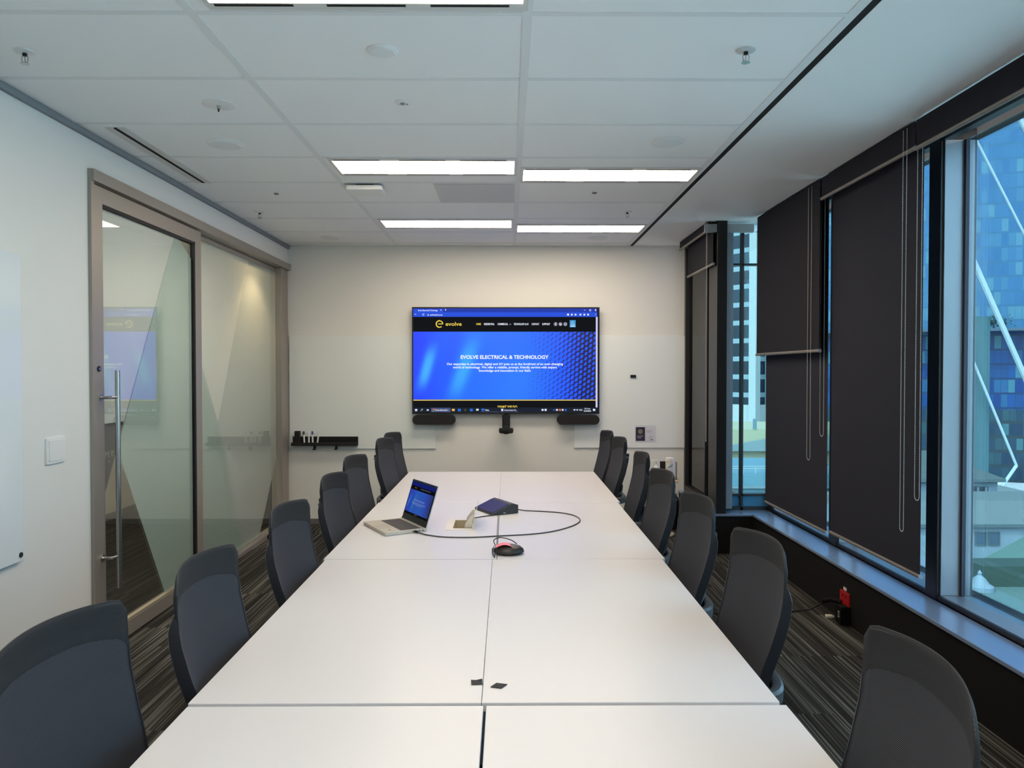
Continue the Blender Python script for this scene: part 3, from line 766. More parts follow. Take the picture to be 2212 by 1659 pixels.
put(m_, 'knowledge and innovation in our field.', 1090.5, 803.6, 112, 4.8, .0008, 'CENTER'); m_.build('page_paragraph', WH, tv)
m_ = MB(); put(m_, 'evolve', 962.7, 704.4, 34.5, 8.2, .0006)
c0 = (sx_(949.6), sz_(700.7)); pts = [(c0[0]+.0325*math.cos(a), YS-.0014, c0[1]+.0325*math.sin(a)) for a in [PI*2*(k/40)*.86+.02 for k in range(41)]]
def ribbon(mb, pts, w):
    n = len(pts); vs = []
    for i, p in enumerate(pts):
        a = Vector(pts[max(0, i-1)]); b_ = Vector(pts[min(n-1, i+1)]); d_ = (b_-a).normalized(); nn_ = Vector((-d_.z, 0, d_.x))*w
        vs += [Vector(p)+nn_, Vector(p)-nn_]
    mb.add(vs, [(2*i, 2*i+1, 2*i+3, 2*i+2) for i in range(n-1)]); return mb
ribbon(m_, pts, .0048); ribbon(m_, [(c0[0]-.014, YS-.0014, c0[1]+.001), (c0[0]+.034, YS-.0014, c0[1]+.001)], .0042)
for k in range(12, 36, 3):
    a = PI*2*(k/40)*.86; ribbon(m_, [(c0[0]+.034*math.cos(a), YS-.0014, c0[1]+.034*math.sin(a)), (c0[0]+.041*math.cos(a), YS-.0014, c0[1]+.041*math.sin(a))], .003)
m_.build('page_logo', YE, tv)
m_ = MB(); put(m_, 'HOME', 1028.7, 702.7, 10, 4.0, .0006); m_.build('menu_home', YE, tv)
m_ = MB()
for s, x0, w_ in (('RESIDENTIAL', 1045.5, 22.5), ('COMMERCIAL', 1074.8, 22.5), ('TECHNOLOGY & AV', 1109.7, 32), ('CONTACT', 1148.3, 16.3), ('SUPPORT', 1171, 17)): put(m_, s, x0, 702.7, w_, 4.0, .0006)
ribbon(m_, [(sx_(1100.5), YS-.0014, sz_(700.5)), (sx_(1102), YS-.0014, sz_(702)), (sx_(1103.5), YS-.0014, sz_(700.5))], .0016)
put(m_, 'Evolve Electrical & Technology', 903.5, 672.8, 42, 3.2, .0003); put(m_, '×', 951.5, 673, 2.4, 5); put(m_, '+', 961, 673, 3.2, 6, .0004)
put(m_, 'evolvetech.co.nz', 929, 682.3, 27, 3.2, .0004)
ribbon(m_, [(sx_(899.5), YS-.0014, sz_(680)), (sx_(896), YS-.0014, sz_(680)), (sx_(897.6), YS-.0014, sz_(678.4))], .0014)
ribbon(m_, [(sx_(914.8)+.008*math.cos(a/10), YS-.0014, sz_(680.2)+.009*math.sin(a/10)) for a in range(0, 58, 3)], .0016)
rect(m_, 924, 679.6, 926, 682.4, .0012)
for px in (1226.8,): m_.lathe([(.011, -.0006), (.011, 0)], (sx_(px), YS-.001, sz_(680.2)), 16, (0, -1, 0))
for px in (1235, 1243, 1253.5, 1262, 1270): rect(m_, px-1.8, 678.6, px+1.8, 682.0, .0012)
for py in (678.4, 680.2, 682): rect(m_, 1286.4, py-.4, 1287.2, py+.4, .0012)
rect(m_, 1261, 670.4, 1264.2, 671, .0012); put(m_, '×', 1284.6, 673.6, 3.4, 6.5, .0006)
for a_, b2 in (((1272.8, 669), (1276.4, 669.7)), ((1272.8, 671.8), (1276.4, 672.5)), ((1272.8, 669), (1273.5, 672.5)), ((1275.7, 669), (1276.4, 672.5))): rect(m_, a_[0], a_[1], b2[0], b2[1], .0012)
m_.build('page_menu', WH, tv)
GY = E_('icon_grey', (120, 118, 132))
m_ = MB()
for px in (1200, 1210.5, 1221): m_.lathe([(.020, -.0006), (.020, 0)], (sx_(px), YS-.0008, sz_(700.8)), 24, (0, -1, 0))
m_.build('page_icon_discs', GY, tv)
m_ = MB(); put(m_, 'f', 1200, 703.4, 2.4, 5.6, .0006, 'CENTER'); put(m_, 'in', 1210.5, 702.8, 4.2, 4.4, .0006, 'CENTER')
ribbon(m_, [(sx_(1221)+.010*cx, YS-.0014, sz_(700.8)+.010*cz) for cx, cz in ((-1,-1),(1,-1),(1,1),(-1,1),(-1,-1))], .0014)
m_.build('page_icons', WH, tv)
m_ = MB(); rect(m_, 1230.5, 692.2, 1243.2, 707.5, .0004); m_.build('page_badge', E_('badge_blue', (70, 150, 206)), tv)
m_ = MB(); ribbon(m_, [(sx_(1233.6), YS-.0014, sz_(699.2)), (sx_(1236.6), YS-.0014, sz_(694)), (sx_(1239.8), YS-.0014, sz_(699.2)), (sx_(1233.6), YS-.0014, sz_(699.2))], .0018)
rect(m_, 1232, 704.2, 1242, 706.2, .001); rect(m_, 1233, 701.4, 1241.5, 702.4, .001); m_.build('badge_mark', E_('badge_pale', (190, 224, 244)), tv)
# heading cut by the task bar
m_ = MB(); put(m_, 'WHAT WE DO', 1095.5, 883.2, 43, 6.2, .0012, 'CENTER')
for i, v in enumerate(m_.v): m_.v[i] = (v[0], v[1], max(v[2], sz_(881.2)))
m_.build('page_subheading', YE, tv)
for a_ in ((931, 881.8, 973, 891), (1038.5, 890, 1078, 891), (1080.5, 890, 1120, 891)):
    m_ = MB(); rect(m_, *a_, .0005); m_.build('task_bar_tab', E_('tasktab', (74, 84, 122)), tv)
def icons(name, items, m):
    q = MB()
    for x, y, w_, h_ in items: rect(q, x-w_/2, y-h_/2, x+w_/2, y+h_/2, .0012)
    return q.build(name, m, tv)
icons('task_icon_white', [(898.7, 886.6, 4.6, 4.6), (923.8, 886.6, 4, 3.2), (1172, 886.4, 4.5, 4), (1178.5, 886.4, 4.5, 4.5), (1203, 886.4, 4, 4), (1215.5, 886.4, 3.6, 4), (1241, 886.4, 4, 2.6), (1247, 886.4, 3.6, 2.4), (1283.5, 886.4, 5, 4.6), (1084.8, 886.4, 4.4, 5), (1031, 886, 5.2, 4)], E_('icon_white', (214, 222, 238)))
icons('task_icon_blue', [(992, 886.6, 6, 5.4), (1018, 886.6, 6, 5.4), (1043, 886, 6, 4.6), (1196.5, 886.6, 3, 2.4), (1222, 886.6, 4, 4)], E_('icon_blue', (46, 110, 214)))
icons('task_icon_orange', [(979, 886.4, 6, 4.8)], E_('icon_orange', (226, 178, 96)))
icons('task_icon_red', [(1209.5, 886.4, 4.6, 4.4), (937.2, 885.4, 5, 2.6)], E_('icon_red', (206, 96, 74)))
icons('task_icon_green', [(936, 888.4, 3.4, 2)], E_('icon_green', (84, 160, 90)))
m_ = MB(); put(m_, 'Evolve Electrical & ...', 940.5, 888.2, 28.5, 3.0, .0003); put(m_, 'Webex', 1047.5, 888.2, 9, 3.0, .0004); put(m_, 'Receive Interior Ex...', 1089.5, 888.2, 27, 3.0, .0003)
put(m_, 'ENG', 1251.5, 888, 6.4, 3., .0003); put(m_, '12:17 pm', 1262.5, 885.3, 12.8, 3.0, .0003); put(m_, '21/02/2023', 1261, 890.4, 15.8, 3.0, .0003)
ribbon(m_, [(sx_(911.6)+.006*math.cos(a/10), YS-.0014, sz_(885.4)+.006*math.sin(a/10)) for a in range(0, 64, 6)], .0012); ribbon(m_, [(sx_(910.3), YS-.0014, sz_(886.8)), (sx_(908.6), YS-.0014, sz_(889))], .0012)
m_.build('task_bar_text', WH, tv)
ring = MB(); ribbon(ring, [(sx_(1005)+.009*math.cos(a/10), YS-.0014, sz_(886.6)+.009*math.sin(a/10)) for a in range(0, 64, 4)], .0014); ring.build('task_icon_ring', E_('ring_olive', (120, 110, 40)), tv)

# sound bars and meeting camera under the television
M_cloth = mat('speaker_cloth', (24, 24, 26), .85)
for x0, x1, lb in ((-.962, -.525, 'black pill-shaped speaker under the left end of the television'), (.511, .944, 'black pill-shaped speaker under the right end of the television')):
    t = thing('sound_bar', lb, 'speaker', ((x0+x1)/2, 7.643, 1.075), 0, 'pill speakers under the television')
    a = (x1-x0)/2
    MB().rbox(-a, a, -.085, -.02, -.049, .049, .048, axis='y', seg=10).build('cloth_cover', M_cloth, t, smooth=True)
    MB().box(-a*.8, a*.8, -.02, 0, -.03, .03).build('mounting_plate', M_black, t)
t = thing('meeting_camera', 'black cylindrical meeting camera hanging below the middle of the television', 'camera', (-.008, 7.50, 1.13))
MB().lathe([(.0, -.132), (.040, -.130), (.040, 0), (.0, 0)], seg=28).build('body', M_cloth, t, smooth=True)
MB().lathe([(.041, -.118), (.0415, -.112)], seg=28).build('ring', mat('ring_grey', (70, 72, 74), .3), t)
MB().lathe([(.038, -.132), (.070, -.136), (.073, -.146), (.073, -.172), (.066, -.184), (.03, -.188), (.02, -.194), (0, -.194)], seg=32).build('head', M_cloth, t, smooth=True)
MB().lathe([(.014, 0), (.013, .006)], (0, -.073, -.160), 16, (0, -1, 0)).build('lens', mat('lens_black', (8, 8, 10), .1), t)
MB().box(-.02, .02, 0, .16, -.04, 0).build('wall_bracket', M_black, t)

# ---------------------------------------------------------------- glass boards and small things on the walls
M_board = mat('glass_board', (226, 232, 231), .06, spec=.55)
M_board2 = mat('glass_board_paper', (232, 237, 238), .06, spec=.6)
tag(MB().box(XL+.015+1.483, -.731+1.483, -.012, 0, -.583, .583).build('glass_whiteboard', M_board, None, (-1.483, 7.657, 1.355), bevel=.002), 'wide glossy glass writing board on the back wall, left of the television', 'whiteboard', 'glass writing boards')
tag(MB().box(-.574, .572, -.012, 0, -.579, .579).build('glass_whiteboard', M_board2, None, (1.268, 7.657, 1.359), bevel=.002), 'glossy glass writing board on the back wall, right of the television', 'whiteboard', 'glass writing boards')
t = thing('glass_whiteboard', 'bluish glass writing board on pins at the left edge, on the near left wall', 'whiteboard', (XL, 2.2, 1.45), 0, 'glass writing boards')
MB().box(XL+.014, XL+.022, -.6, 3.43, .705, 2.11).build('glass_sheet', mat('glass_board_left', (224, 230, 234), .05, spec=.4), t, world=True, bevel=.0015)
for y, z in ((3.405, .735), (-.55, .735)):
    MB().cyl((XL+.002, y, z), (XL+.026, y, z), .012, 18).build('standoff_pin', mat('pin_dark', (70, 68, 66), .35, metal=.6), t, world=True)
t = thing('light_switch', 'square white switch plate on the left wall between glass board and sliding door', 'light switch', (XL, 3.705, 1.183))
MB().rbox(XL, XL+.009, 3.628, 3.782, 1.118, 1.248, .006, axis='x').build('surround', M_white, t, world=True, bevel=.002)
MB().rbox(XL+.009, XL+.012, 3.645, 3.765, 1.132, 1.234, .005, axis='x').build('rocker', M_white, t, world=True)
t = thing('wall_sensor', 'small black rectangular sensor on the board right of the television', 'sensor', (1.30, 7.646, 1.518))
MB().rbox(-.029, .029, -.014, 0, -.015, .015, .005, axis='y').build('housing', M_black, t, bevel=.001)
MB().cyl((0, -.014, 0), (0, -.0155, 0), .005, 12).build('lens', mat('lens_black', (8, 8, 10), .1), t)
t = thing('notice_card', 'navy and white instruction card stuck to the board right of the television', 'card', (1.43, 7.646, .925))
MB().box(-.108, .108, -.004, -.001, -.082, .088).build('acrylic_backing', mat('acrylic_pale', (216, 219, 228), .2), t)
MB().box(-.102, -.006, -.006, -.004, -.072, .070).build('navy_panel', mat('card_navy', (38, 40, 62), .5), t)
MB().box(-.006, .084, -.006, -.004, -.072, .070).build('white_panel', mat('card_white', (208, 208, 220), .5), t)
q = MB(); ribbon(q, [(-.054+.018*math.cos(a/10), -.0066, .024+.018*math.sin(a/10)) for a in range(0, 64, 3)], .0035); ribbon(q, [(-.054+.006*math.cos(a/10), -.0066, .024+.006*math.sin(a/10)) for a in range(0, 64, 6)], .002)
q.build('ring_mark', mat('card_gold', (186, 166, 130), .5), t)
q = MB()
for k in range(3): q.box(-.088, -.022-.012*k, -.0066, -.006, -.022-.012*k, -.017-.012*k)
q.build('caption_lines', mat('card_text_pale', (150, 152, 170), .5), t)
q = MB()
for k, wd in enumerate((.06, .052)): q.box(.004, .004+wd, -.0066, -.006, .030-.014*k, .034-.014*k)
for k in range(3): q.box(.034, .072, -.0066, -.006, -.028-.009*k, -.025-.009*k)
q.build('text_lines', mat('card_text_grey', (150, 150, 160), .5), t)
MB().box(.05, .076, -.0066, -.006, -.064, -.057).build('stamp_mark', mat('card_dark', (50, 50, 56), .5), t)

# pen tray
t = thing('pen_tray', 'black wall-mounted pen tray with hooks at the left of the back wall', 'pen tray', (-1.865, 7.646, .85))
q = MB(); q.box(-.335, .335, -.012, 0, .0, .05); q.box(-.335, .335, -.075, -.012, -.040, -.034); q.box(-.335, .335, -.078, -.072, -.040, -.006); q.box(-.335, .335, -.012, 0, -.040, 0)
q.build('tray', M_black, t)
MB().box(-.085, .33, -.020, -.012, .006, .046).build('tray_ledge', M_gap, t)
MB().box(-.085, .33, -.0785, -.078, -.010, -.006).build('edge_highlight', mat('tray_edge', (60, 60, 62), .3), t)
for x in (-.105, .115):
    q = MB(); q.box(x-.012, x+.012, -.030, -.022, -.075, -.0405); q.box(x-.018, x+.008, -.045, -.022, -.085, -.075); q.build('hook', M_black, t)
t = tag(MB().rbox(-.028, .028, -.068, -.026, -.034, .110, .008).build('board_eraser', mat('eraser_black', (20, 20, 21), .8), None, (-2.14, 7.646, .85), bevel=.003), 'upright black board eraser standing in the pen tray', 'eraser')
for i, (x, cap, tilt, lb) in enumerate(((-2.07, (60, 60, 66), -.06, 'white marker with dark cap, nearest the eraser'), (-2.025, (226, 228, 230), 0, 'all-white marker, second from the eraser'),
                                       (-1.985, (66, 66, 150), -.03, 'white marker with blue cap in the pen tray'), (-1.94, (214, 216, 222), .12, 'leaning marker at the right of the pen group'))):
    t = thing('marker_pen', lb, 'marker', (x, 7.60, .818), 0, 'markers in the pen tray'); t.rotation_euler = (0, tilt, 0)
    MB().lathe([(.009, 0), (.009, .105)], seg=12).build('barrel', mat('marker_white', (220, 222, 224), .4), t)
    MB().lathe([(.0095, .1052), (.0095, .135), (.007, .14)], seg=12).build('cap', mat('cap_%d' % i, cap, .4), t)

# ---------------------------------------------------------------- round side table and what stands on it
SX, SY, ST = 1.435, 7.16, .53
t = thing('side_table', 'small round side table with timber top and white trumpet base by the back wall', 'side table', (SX, SY, 0))
MB().lathe([(.185, 0), (.183, .008), (.10, .022), (.045, .055), (.030, .12), (.028, .40), (.05, ST-.03), (.05, ST-.024)], seg=36).build('pedestal', mat('pedestal_white', (222, 216, 200), .4), t, smooth=True)
MB().lathe([(.218, ST-.022), (.228, ST-.014), (.228, ST-.002), (.226, ST)], seg=44).build('top', mat('light_timber', (206, 172, 122), .5), t, smooth=True)
t = thing('pump_bottle', 'white hand-sanitiser pump bottle on the round side table', 'bottle', (1.43, 7.08, ST+.0), 2.8)
MB().lathe([(.030, 0), (.032, .01), (.032, .115), (.022, .135), (.012, .142)], seg=22).build('bottle_body', mat('bottle_clear_white', (214, 218, 222), .3), t, smooth=True)
q = MB(); q.lathe([(.012, .14), (.012, .155)], seg=14); q.lathe([(.005, .155), (.005, .175)], seg=10); q.rbox(-.012, .048, -.011, .011, .178, .196, .006)
q.build('pump_head', M_white, t)
MB().box(-.025, .025, .0315, .0325, .03, .09).build('bottle_label', mat('label_blue', (160, 190, 206), .5), t)
t = thing('wipes_tub', 'white cylindrical wipes tub with blue and yellow marks on the side table', 'tub', (1.575, 7.17, ST))
MB().lathe([(.036, 0), (.038, .004), (.038, .185)], seg=28).build('tub_body', mat('tub_white', (222, 224, 226), .4), t, smooth=True)
MB().lathe([(.0385, .1852), (.0385, .20), (.035, .206)], seg=28).build('lid', M_white, t, smooth=True)
def wrap(z0, z1, a0, a1, sl, m, nm):
    q = MB(); n = 8
    for k in range(n+1):
        a = a0+(a1-a0)*k/n; c_, s_ = math.cos(a), math.sin(a); zz = sl*k/n
        q.v += [(.0384*c_, .0384*s_, z0+zz), (.0384*c_, .0384*s_, z1+zz*1.4)]
    q.f = [(2*k, 2*k+2, 2*k+3, 2*k+1) for k in range(n)]; return q.build(nm, m, t)
wrap(.10, .106, -2.5, -.9, .03, mat('tub_blue', (92, 150, 190), .5), 'blue_swoosh')
wrap(.155, .175, -2.6, -2.0, 0, mat('tub_yellow', (214, 200, 120), .5), 'yellow_mark')
t = tag(MB().rbox(-.026, .026, -.012, .012, 0, .165, .004).build('remote_control', M_black, None, (1.515, 7.20, ST)), 'dark upright remote or sleeve between the pump bottle and the wipes tub', 'remote')
t = thing('brochure_stand', 'clear acrylic stand at the right end of the side table top', 'stand', (1.63, 7.13, ST))
MB().box(-.003, 0, -.03, .04, 0, .17).build('upright_sheet', glass('acrylic_clear', (.82, .84, .90), 1.), t)
MB().box(-.04, -.003, -.03, .04, 0, .003).build('foot_sheet', MATS['acrylic_clear'], t)
tag(MB().rbox(-.03, .03, -.02, .02, 0, .05, .005).build('tissue_box', mat('cream_card', (212, 200, 176), .6), None, (1.30, 7.07, ST)), 'small cream box at the left of the side table', 'box')
t = thing('waste_bin', 'black domed waste bin on the floor right of the round side table', 'waste bin', (1.575, 7.47, 0))
MB().lathe([(.13, 0), (.15, .01), (.165, .24), (.16, .25)], seg=32).build('bin_body', mat('bin_black', (38, 35, 34), .7), t, smooth=True)
MB().lathe([(.162, .2505), (.150, .30), (.11, .335), (.05, .35), (.0, .352)], seg=32).build('bin_lid', mat('bin_lid', (44, 41, 40), .6), t, smooth=True)

# ---------------------------------------------------------------- red power outlet on the low wall
t = thing('power_outlet', 'red double power outlet low on the dark wall under the window', 'power outlet', (2.12, 4.61, .15))
MB().rbox(-.010, 0, -.062, .062, -.04, .045, .005, axis='x').build('face_plate', mat('outlet_red', (170, 26, 30), .35), t, bevel=.001)
MB().box(-.002, 0, -.012, .03, .050, .070).build('paper_label', mat('label_paper', (220, 196, 190), .6), t)
q = MB(); q.box(-.014, -.010, -.030, -.015, .012, .030); q.box(-.014, -.010, .015, .030, .012, .030); q.build('rocker_switch', mat('switch_red', (120, 18, 22), .4), t)
t = thing('plug_adapter', 'black plug adapter with a small white mark hanging from the red outlet', 'adapter', (2.10, 4.58, .07))
MB().rbox(-.045, .009, -.045, .03, -.055, .05, .008, axis='x').build('adapter_body', mat('adapter_black', (10, 10, 11), .7, spec=.15), t, bevel=.002)
q = MB()
for a in ((-.028, -.026, -.018, .020), (-.012, -.010, -.018, .020), (-.028, -.010, -.018, -.014), (-.028, -.010, .016, .020)): q.box(-.0465, -.0455, a[0], a[1], a[2], a[3])
q.build('white_mark', mat('mark_white', (220, 220, 215), .5), t)
t = thing('extension_lead', 'black power cord with thick plug running from the outlet across the carpet', 'power cord', (2.06, 4.70, 0))
q = MB(); q.tube([(2.105, 4.64, .12), (2.06, 4.68, .125), (2.03, 4.73, .10)], .016, 10); q.build('plug', mat('adapter_black', (10, 10, 11), .7, spec=.15), t, world=True, smooth=True)
q = MB(); q.tube([(2.045, 4.72, .10), (2.02, 4.76, .07), (1.98, 4.80, .025), (1.90, 4.82, .008), (1.80, 4.80, .006), (1.66, 4.74, .006), (1.5, 4.72, .006), (1.3, 4.8, .006), (1.0, 4.9, .006), (.5, 4.9, .006)], .0055, 8)
q.build('cable', M_black, t, world=True, smooth=True)
tag(MB().prism([(0, 0, 0), (.05, .0, 0), (.04, .03, .0), (.005, .035, 0)], (0, 0, .012)).build('paper_scrap', mat('scrap_cream', (226, 220, 196), .6), None, (2.04, 4.70, .001)), 'small cream scrap on the carpet below the red outlet', 'scrap')

# ---------------------------------------------------------------- on the table: laptop
ZT = .7202
th = math.radians(-60); W_, D_ = .34, .235
lp = thing('laptop', 'open silver laptop showing the blue web page on the left of the table', 'laptop', (-.80, 4.13, ZT), th)
M_lap = mat('laptop_silver', (196, 190, 178), .35, metal=.35)
MB().rbox(0, W_, 0, D_, .001, .017, .008).build('base', M_lap, lp, bevel=.002)
ky = MB()
for r_ in range(6):
    n = 14; 
    for c_ in range(n):
        w1 = .29/n; x = .025+c_*w1; y = .098+r_*.0178; ky.box(x+.001, x+w1-.001, y+.001, y+.0168, .0172, .0184)
kb = MB().box(.020, .320, .094, .208, .0170, .0174).build('keyboard', mat('key_well', (92, 88, 84), .6), lp)
ky.build('keys', mat('key_grey', (70, 68, 67), .55), kb)['kind'] = 'stuff'
MB().box(.115, .225, .012, .082, .0170, .0173).build('touchpad', mat('touchpad_grey', (178, 172, 160), .35), lp)
MB().box(.265, .281, .045, .055, .0170, .0173).build('sticker', mat('sticker_dark', (110, 100, 90), .5), lp)
q = MB()
for y in (.150, .168, .188, .206): q.box(W_-.0005, W_+.0004, y, y+.010, .006, .012)
q.build('side_ports', mat('port_dark', (50, 56, 66), .4), lp)
an = math.radians(108)
lid = Matrix.Translation((0, D_-.006, .016)) @ Matrix.Rotation(-(PI-an), 4, 'X') @ Matrix.Rotation(PI, 4, 'X')
# lid local frame: X across, Y up the lid, Z towards the keyboard side
ey = Vector((0, -math.cos(an), math.sin(an))); ez = Vector((0, -math.sin(an), -math.cos(an)))
def LM(x, y, z): v = Vector((0, D_-.006, .016)) + ey*y + ez*z; return Vector((x, v.y, v.z))
def lbox(mb, x0, x1, y0, y1, z0, z1):
    vs = [LM(x, y, z) for x in (x0, x1) for y in (y0, y1) for z in (z0, z1)]
    return mb.add(vs, [(0,1,3,2),(4,6,7,5),(0,4,5,1),(2,3,7,6),(0,2,6,4),(1,5,7,3)])
ld = lbox(MB(), 0, W_, 0, .232, -.006, 0).build('lid', mat('laptop_lid', (206, 208, 212), .35, metal=.3), lp, bevel=.0015)
lbox(MB(), .003, W_-.003, .002, .229, 0, .0012).build('screen_bezel', mat('laptop_bezel', (10, 10, 11), .3), ld)
sx0, sx1, sy0, sy1 = .012, W_-.012, .036, .220
lbox(MB(), sx0, sx1, sy0, sy1, .0012, .0016).build('screen', emat('lap_page', (14, 14, 17), .8), ld)
vm = vmat('lap_glow', .38)
hero('banner_picture', lambda u, v: LM(sx0+(sx1-sx0)*.99*u, sy0+.012+(sy1-sy0-.058)*v, .0018), 160, 60, vm, ld)
lbox(MB(), sx0, sx1, sy1-.024, sy1, .0016, .0019).build('tab_strip', emat('lap_tab', (22, 32, 110), .8), ld)
q = MB()
def lt(s, cx, y, w_, h_): q.text(s, h_/.7, lambda a, b: LM(cx+a, y+b, .0022), width=w_, bold=.0001, align='CENTER')
mid = (sx0+sx1)/2
lt('EVOLVE ELECTRICAL & TECHNOLOGY', mid, .118, .14, .006); lt('Our expertise in electrical, digital and AV puts us at the forefront of an ever-changing', mid, .106, .19, .0032)
lt('world of technology. We offer a reliable, prompt, friendly service with expert', mid, .100, .17, .0032); lt('knowledge and innovation in our field.', mid, .094, .085, .0032)
lt('RESIDENTIAL  COMMERCIAL  TECHNOLOGY & AV  CONTACT  SUPPORT', mid+.04, .186, .13, .003)
q.build('page_text', emat('lap_white', (150, 160, 190), .8), ld)
q = MB(); lt('evolve', .075, .184, .03, .006); q.build('page_logo', emat('lap_yellow', (170, 130, 50), .8), ld)
q = MB(); lt('WHAT WE DO', mid, .040, .034, .004); q.build('page_subheading', MATS['lap_yellow'], ld)
q = MB(); q.tube([(.0, D_-.01, .012), (-.012, D_+.0, .018), (-.014, D_+.012, .030), (-.006, D_+.022, .036), (.008, D_+.016, .028)], .0022, 8); q.build('cable_loop', M_black, lp, smooth=True)

# console, its cable to the laptop
A = Vector((-.20, 4.59, 0)); B = Vector((-.085, 4.375, 0)); ux = (B-A).normalized(); uy = Vector((-ux.y, ux.x, 0))
th2 = math.atan2(ux.y, ux.x)
cs = thing('touch_console', 'dark wedge-shaped touch console with navy screen on the table', 'console', (A.x, A.y, ZT), th2)
wL = (B-A).length; dL = .175
pr = [(0, 0, .001), (0, dL, .001), (0, dL, .050), (0, dL-.04, .062), (0, 0, .012)]
MB().prism(pr, (wL, 0, 0)).build('console_body', mat('console_grey', (46, 50, 56), .45), cs, bevel=.003)
sl_ = Vector((0, dL-.045, .050)).normalized(); nn_ = Vector((0, -sl_.z, sl_.y))
q = MB(); p0 = Vector((.008, .005, .0135)); ll_ = (dL-.055)
pp = [p0+nn_*.0006, p0+Vector((wL-.016, 0, 0))+nn_*.0006, p0+Vector((wL-.016, 0, 0))+sl_*ll_+nn_*.0006, p0+sl_*ll_+nn_*.0006]
q.prism(pp, nn_*.002); q.build('touch_screen', mat('console_screen', (28, 28, 92), .3, spec=.3), cs)
MB().box(wL, wL+.0008, dL*.42, dL*.50, .008, .012).build('side_mark', mat('mark_white', (220, 220, 215), .5), cs)
q = MB(); q.tube([(-.36, 4.24, ZT+.003)] and [(-.093, 4.372, ZT+.004), (-.13, 4.36, ZT+.0035), (-.17, 4.33, ZT+.0035), (-.192, 4.30, ZT+.0035)], .003, 8)
q.build('short_lead', M_black, cs, world=False) if False else None
zc = ZT+.0035
CAB = [(-.487, 3.918, ZT+.008), (-.45, 3.885, ZT+.005), (-.408, 3.850, zc), (-.321, 3.806, zc), (-.178, 3.799, zc), (-.036, 3.83, zc), (.133, 3.872, zc), (.259, 3.95, zc), (.371, 4.092, zc), (.418, 4.231, zc), (.396, 4.367, zc), (.32, 4.454, zc), (.211, 4.498, zc), (.11, 4.525, zc), (.062, 4.535, zc+.006)]
def smooth_path(P, n=8):
    P = [Vector(p) for p in P]; out = []
    for i in range(len(P)-1):
        p0, p1, p2, p3 = P[max(0, i-1)], P[i], P[i+1], P[min(len(P)-1, i+2)]
        for k in range(n):
            t_ = k/n; out.append(.5*((2*p1)+(-p0+p2)*t_+(2*p0-5*p1+4*p2-p3)*t_**2+(-p0+3*p1-3*p2+p3)*t_**3))
    return out+[P[-1]]
t = thing('data_cable', 'dark grey cable looping across the table from laptop to touch console', 'cable', (-.1, 3.8, ZT))
MB().tube(smooth_path(CAB), .0034, 8).build('cable', mat('cable_grey', (62, 62, 68), .5), t, world=True, smooth=True)
MB().tube([(-.487, 3.918, ZT+.009), (-.470, 3.902, ZT+.008)], .0065, 10).build('connector', M_black, t, world=True, smooth=True)
t = thing('short_cable', 'short black cable from the touch console into the table power box', 'cable', (-.15, 4.34, ZT))
MB().tube(smooth_path([(-.083, 4.372, ZT+.004), (-.12, 4.355, ZT+.0035), (-.16, 4.325, ZT+.0035), (-.20, 4.27, ZT+.0035), (-.215, 4.24, ZT-.02)]), .0028, 8).build('cable', M_black, t, world=True, smooth=True)

# power box let into the table
t = thing('table_power_box', 'cream power box let into the table top with its lid standing open', 'power box', (-.2425, 4.13, .72))
q = MB(); x0, x1, y0, y1 = -.335, -.170, 3.985, 4.275; hx0, hx1, hy0, hy1 = -.296, -.190, 4.02, 4.248
for a in ((x0, hx0, y0, y1), (hx1, x1, y0, y1), (hx0, hx1, y0, hy0), (hx0, hx1, hy1, y1)): q.box(a[0], a[1], a[2], a[3], .7202, .7225)
q.build('frame', mat('box_white', (222, 218, 214), .45), t, world=True)
q = MB(); q.box(hx0-.002, hx0+.002, hy0, hy1, .64, .7202); q.box(hx1-.002, hx1+.002, hy0, hy1, .64, .7202); q.box(hx0, hx1, hy0-.002, hy0+.002, .64, .7202); q.box(hx0, hx1, hy1-.002, hy1+.002, .64, .7202); q.box(hx0-.002, hx1+.002, hy0-.002, hy1+.002, .636, .64)
q.build('well', mat('box_cream', (196, 186, 160), .6), t, world=True)
MB().box(-.285, -.20, 4.06, 4.20, .6402, .655).build('socket_strip', mat('socket_grey', (80, 76, 66), .6), t, world=True)
q = MB(); q.prism([(-.190, y0+.01, .7226), (-.187, y0+.01, .7226), (-.152, y0+.01, .876), (-.155, y0+.01, .876)], (0, y1-y0-.02, 0)); q.build('lid', mat('box_white', (222, 218, 214), .45), t, world=True)
q = MB(); n = 10; prf = [(-.192, .7226), (-.232, .7226), (-.228, .742), (-.212, .765), (-.196, .785), (-.181, .79)]
for yy in (hy0+.02, hy1-.032):
    q = MB(); q.prism([(a, yy, b_) for a, b_ in prf], (0, .012, 0)); q.build('hinge_cheek', mat('box_cream_pale', (222, 219, 210), .5), t, world=True)
q = MB(); q.cyl((-.205, hy0+.033, .742), (-.205, hy0+.036, .742), .014, 16); q.build('hinge_pin', M_black, t, world=True)

